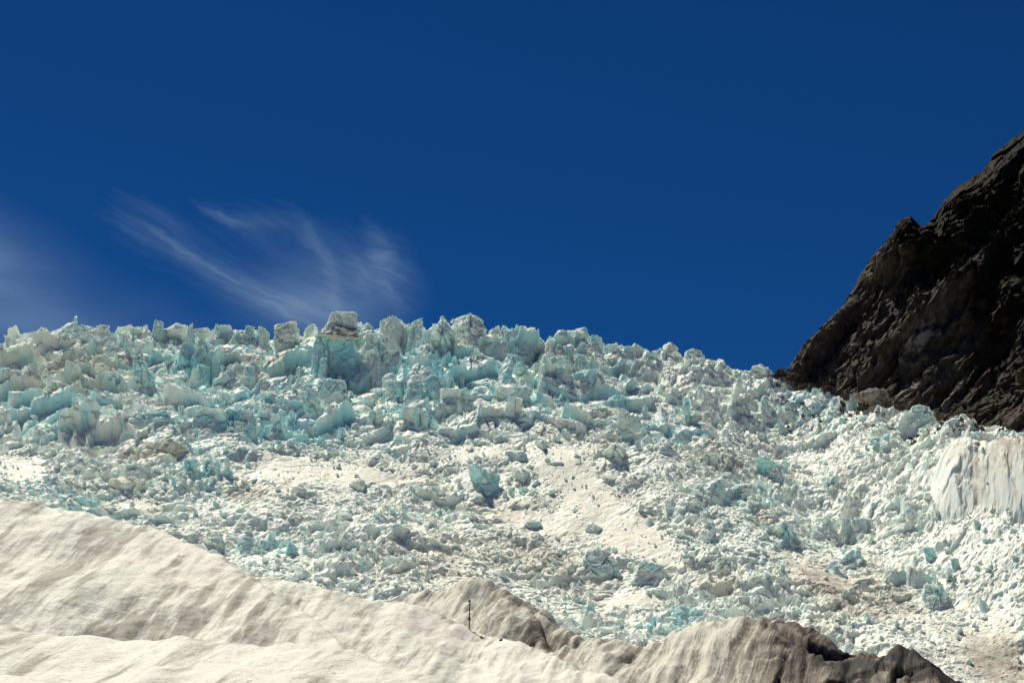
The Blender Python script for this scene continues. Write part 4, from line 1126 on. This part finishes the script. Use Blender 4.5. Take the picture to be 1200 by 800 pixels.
def cloud(name, px0, px1, py0, py1, strands, label, nx_=420, ny_=300, veil=None):
    c = on_cloud(np.array([px0, px1, px0, px1]), np.array([py0, py0, py1, py1]))
    gx = np.linspace(c[:, 0].min(), c[:, 0].max(), nx_); gy = np.linspace(c[:, 1].min(), c[:, 1].max(), ny_)
    QX, QY0 = np.meshgrid(gx, gy)
    QY = QY0 * 0.45
    wxx = QX + 110 * (fbm2(QX / 500, QY / 500, 5, 501, 0.6) - 0.5) * 2
    wyy = QY + 110 * (fbm2(QX / 500, QY / 500, 5, 502, 0.6) - 0.5) * 2
    den = 0
    for pts, w, amp, sd in strands:
        den = den + strand(wxx, wyy, pts, w * 0.8, amp, sd) + 0.5 * strand(wxx, wyy, pts, w * 2.6, amp, sd)
    fib = fbm2((wxx * 0.75 - wyy * 0.66) / 45, (wxx * 0.66 + wyy * 0.75) / 380, 6, 511, 0.6)
    den = den * (0.55 + 0.6 * sstep(0.3, 0.72, fib)) * 0.20
    if veil:
        ppx_, ppy_, _ = project(QX, QY0, CLOUD_Z)
        den = den + veil(ppx_, ppy_) * (0.6 + 0.8 * fbm2(QX / 500, QY / 300, 4, 521))
    rim = np.minimum.reduce([sstep(0, 0.12, np.linspace(0, 1, nx_))[None] * np.ones_like(QX), sstep(0, 0.12, np.linspace(1, 0, nx_))[None] * np.ones_like(QX), sstep(0, 0.08, np.linspace(1, 0, ny_))[:, None] * np.ones_like(QX)])
    den = np.clip(den * rim - 0.004, 0, 0.8)
    zz = CLOUD_Z + 60 * (fbm2(QX / 600, QY / 400, 3, 531) - 0.5) + 40 * den
    f = grid_faces(ny_, nx_)
    df = den.ravel()[f].max(1)
    f = f[df > 0.0005]
    u, inv = np.unique(f, return_inverse=True)
    v = np.stack([QX, QY0, zz], -1).reshape(-1, 3)[u]
    o = link(name, mesh_np(name, v, inv.reshape(-1, 4), M_CLOUD, True, {'wisp': den.ravel()[u]}))
    tag(o, label, 'cloud')

cloud('cirrus_cloud', 60, 560, 170, 412, [
    ([(130, 255), (200, 285), (260, 318), (320, 345), (385, 372)], 75, 0.22, 1),
    ([(240, 232), (275, 258), (310, 268), (345, 275)], 55, 0.17, 2),
    ([(345, 245), (375, 290), (395, 330), (400, 380)], 60, 0.16, 3),
    ([(430, 260), (445, 295), (455, 330), (465, 375)], 55, 0.20, 4),
    ([(410, 290), (432, 320), (440, 360)], 60, 0.14, 5),
    ([(250, 330), (330, 360), (400, 385), (450, 400)], 90, 0.16, 6),
    ([(120, 230), (180, 255), (230, 270)], 60, 0.05, 7)],
    'wispy feathered white cirrus hanging over the skyline seracs', veil=lambda a, b: 0.07 * blob(a, b, 375, 355, 80, 50))
cloud('cirrus_veil', -220, 330, 215, 420, [],
      'faint hazy white cloud veil fading out at the edge of the sky', veil=lambda a, b: 0.10 * blob(a, b, -40, 325, 130, 66, 0.45) + 0.03 * blob(a, b, 110, 385, 130, 40))
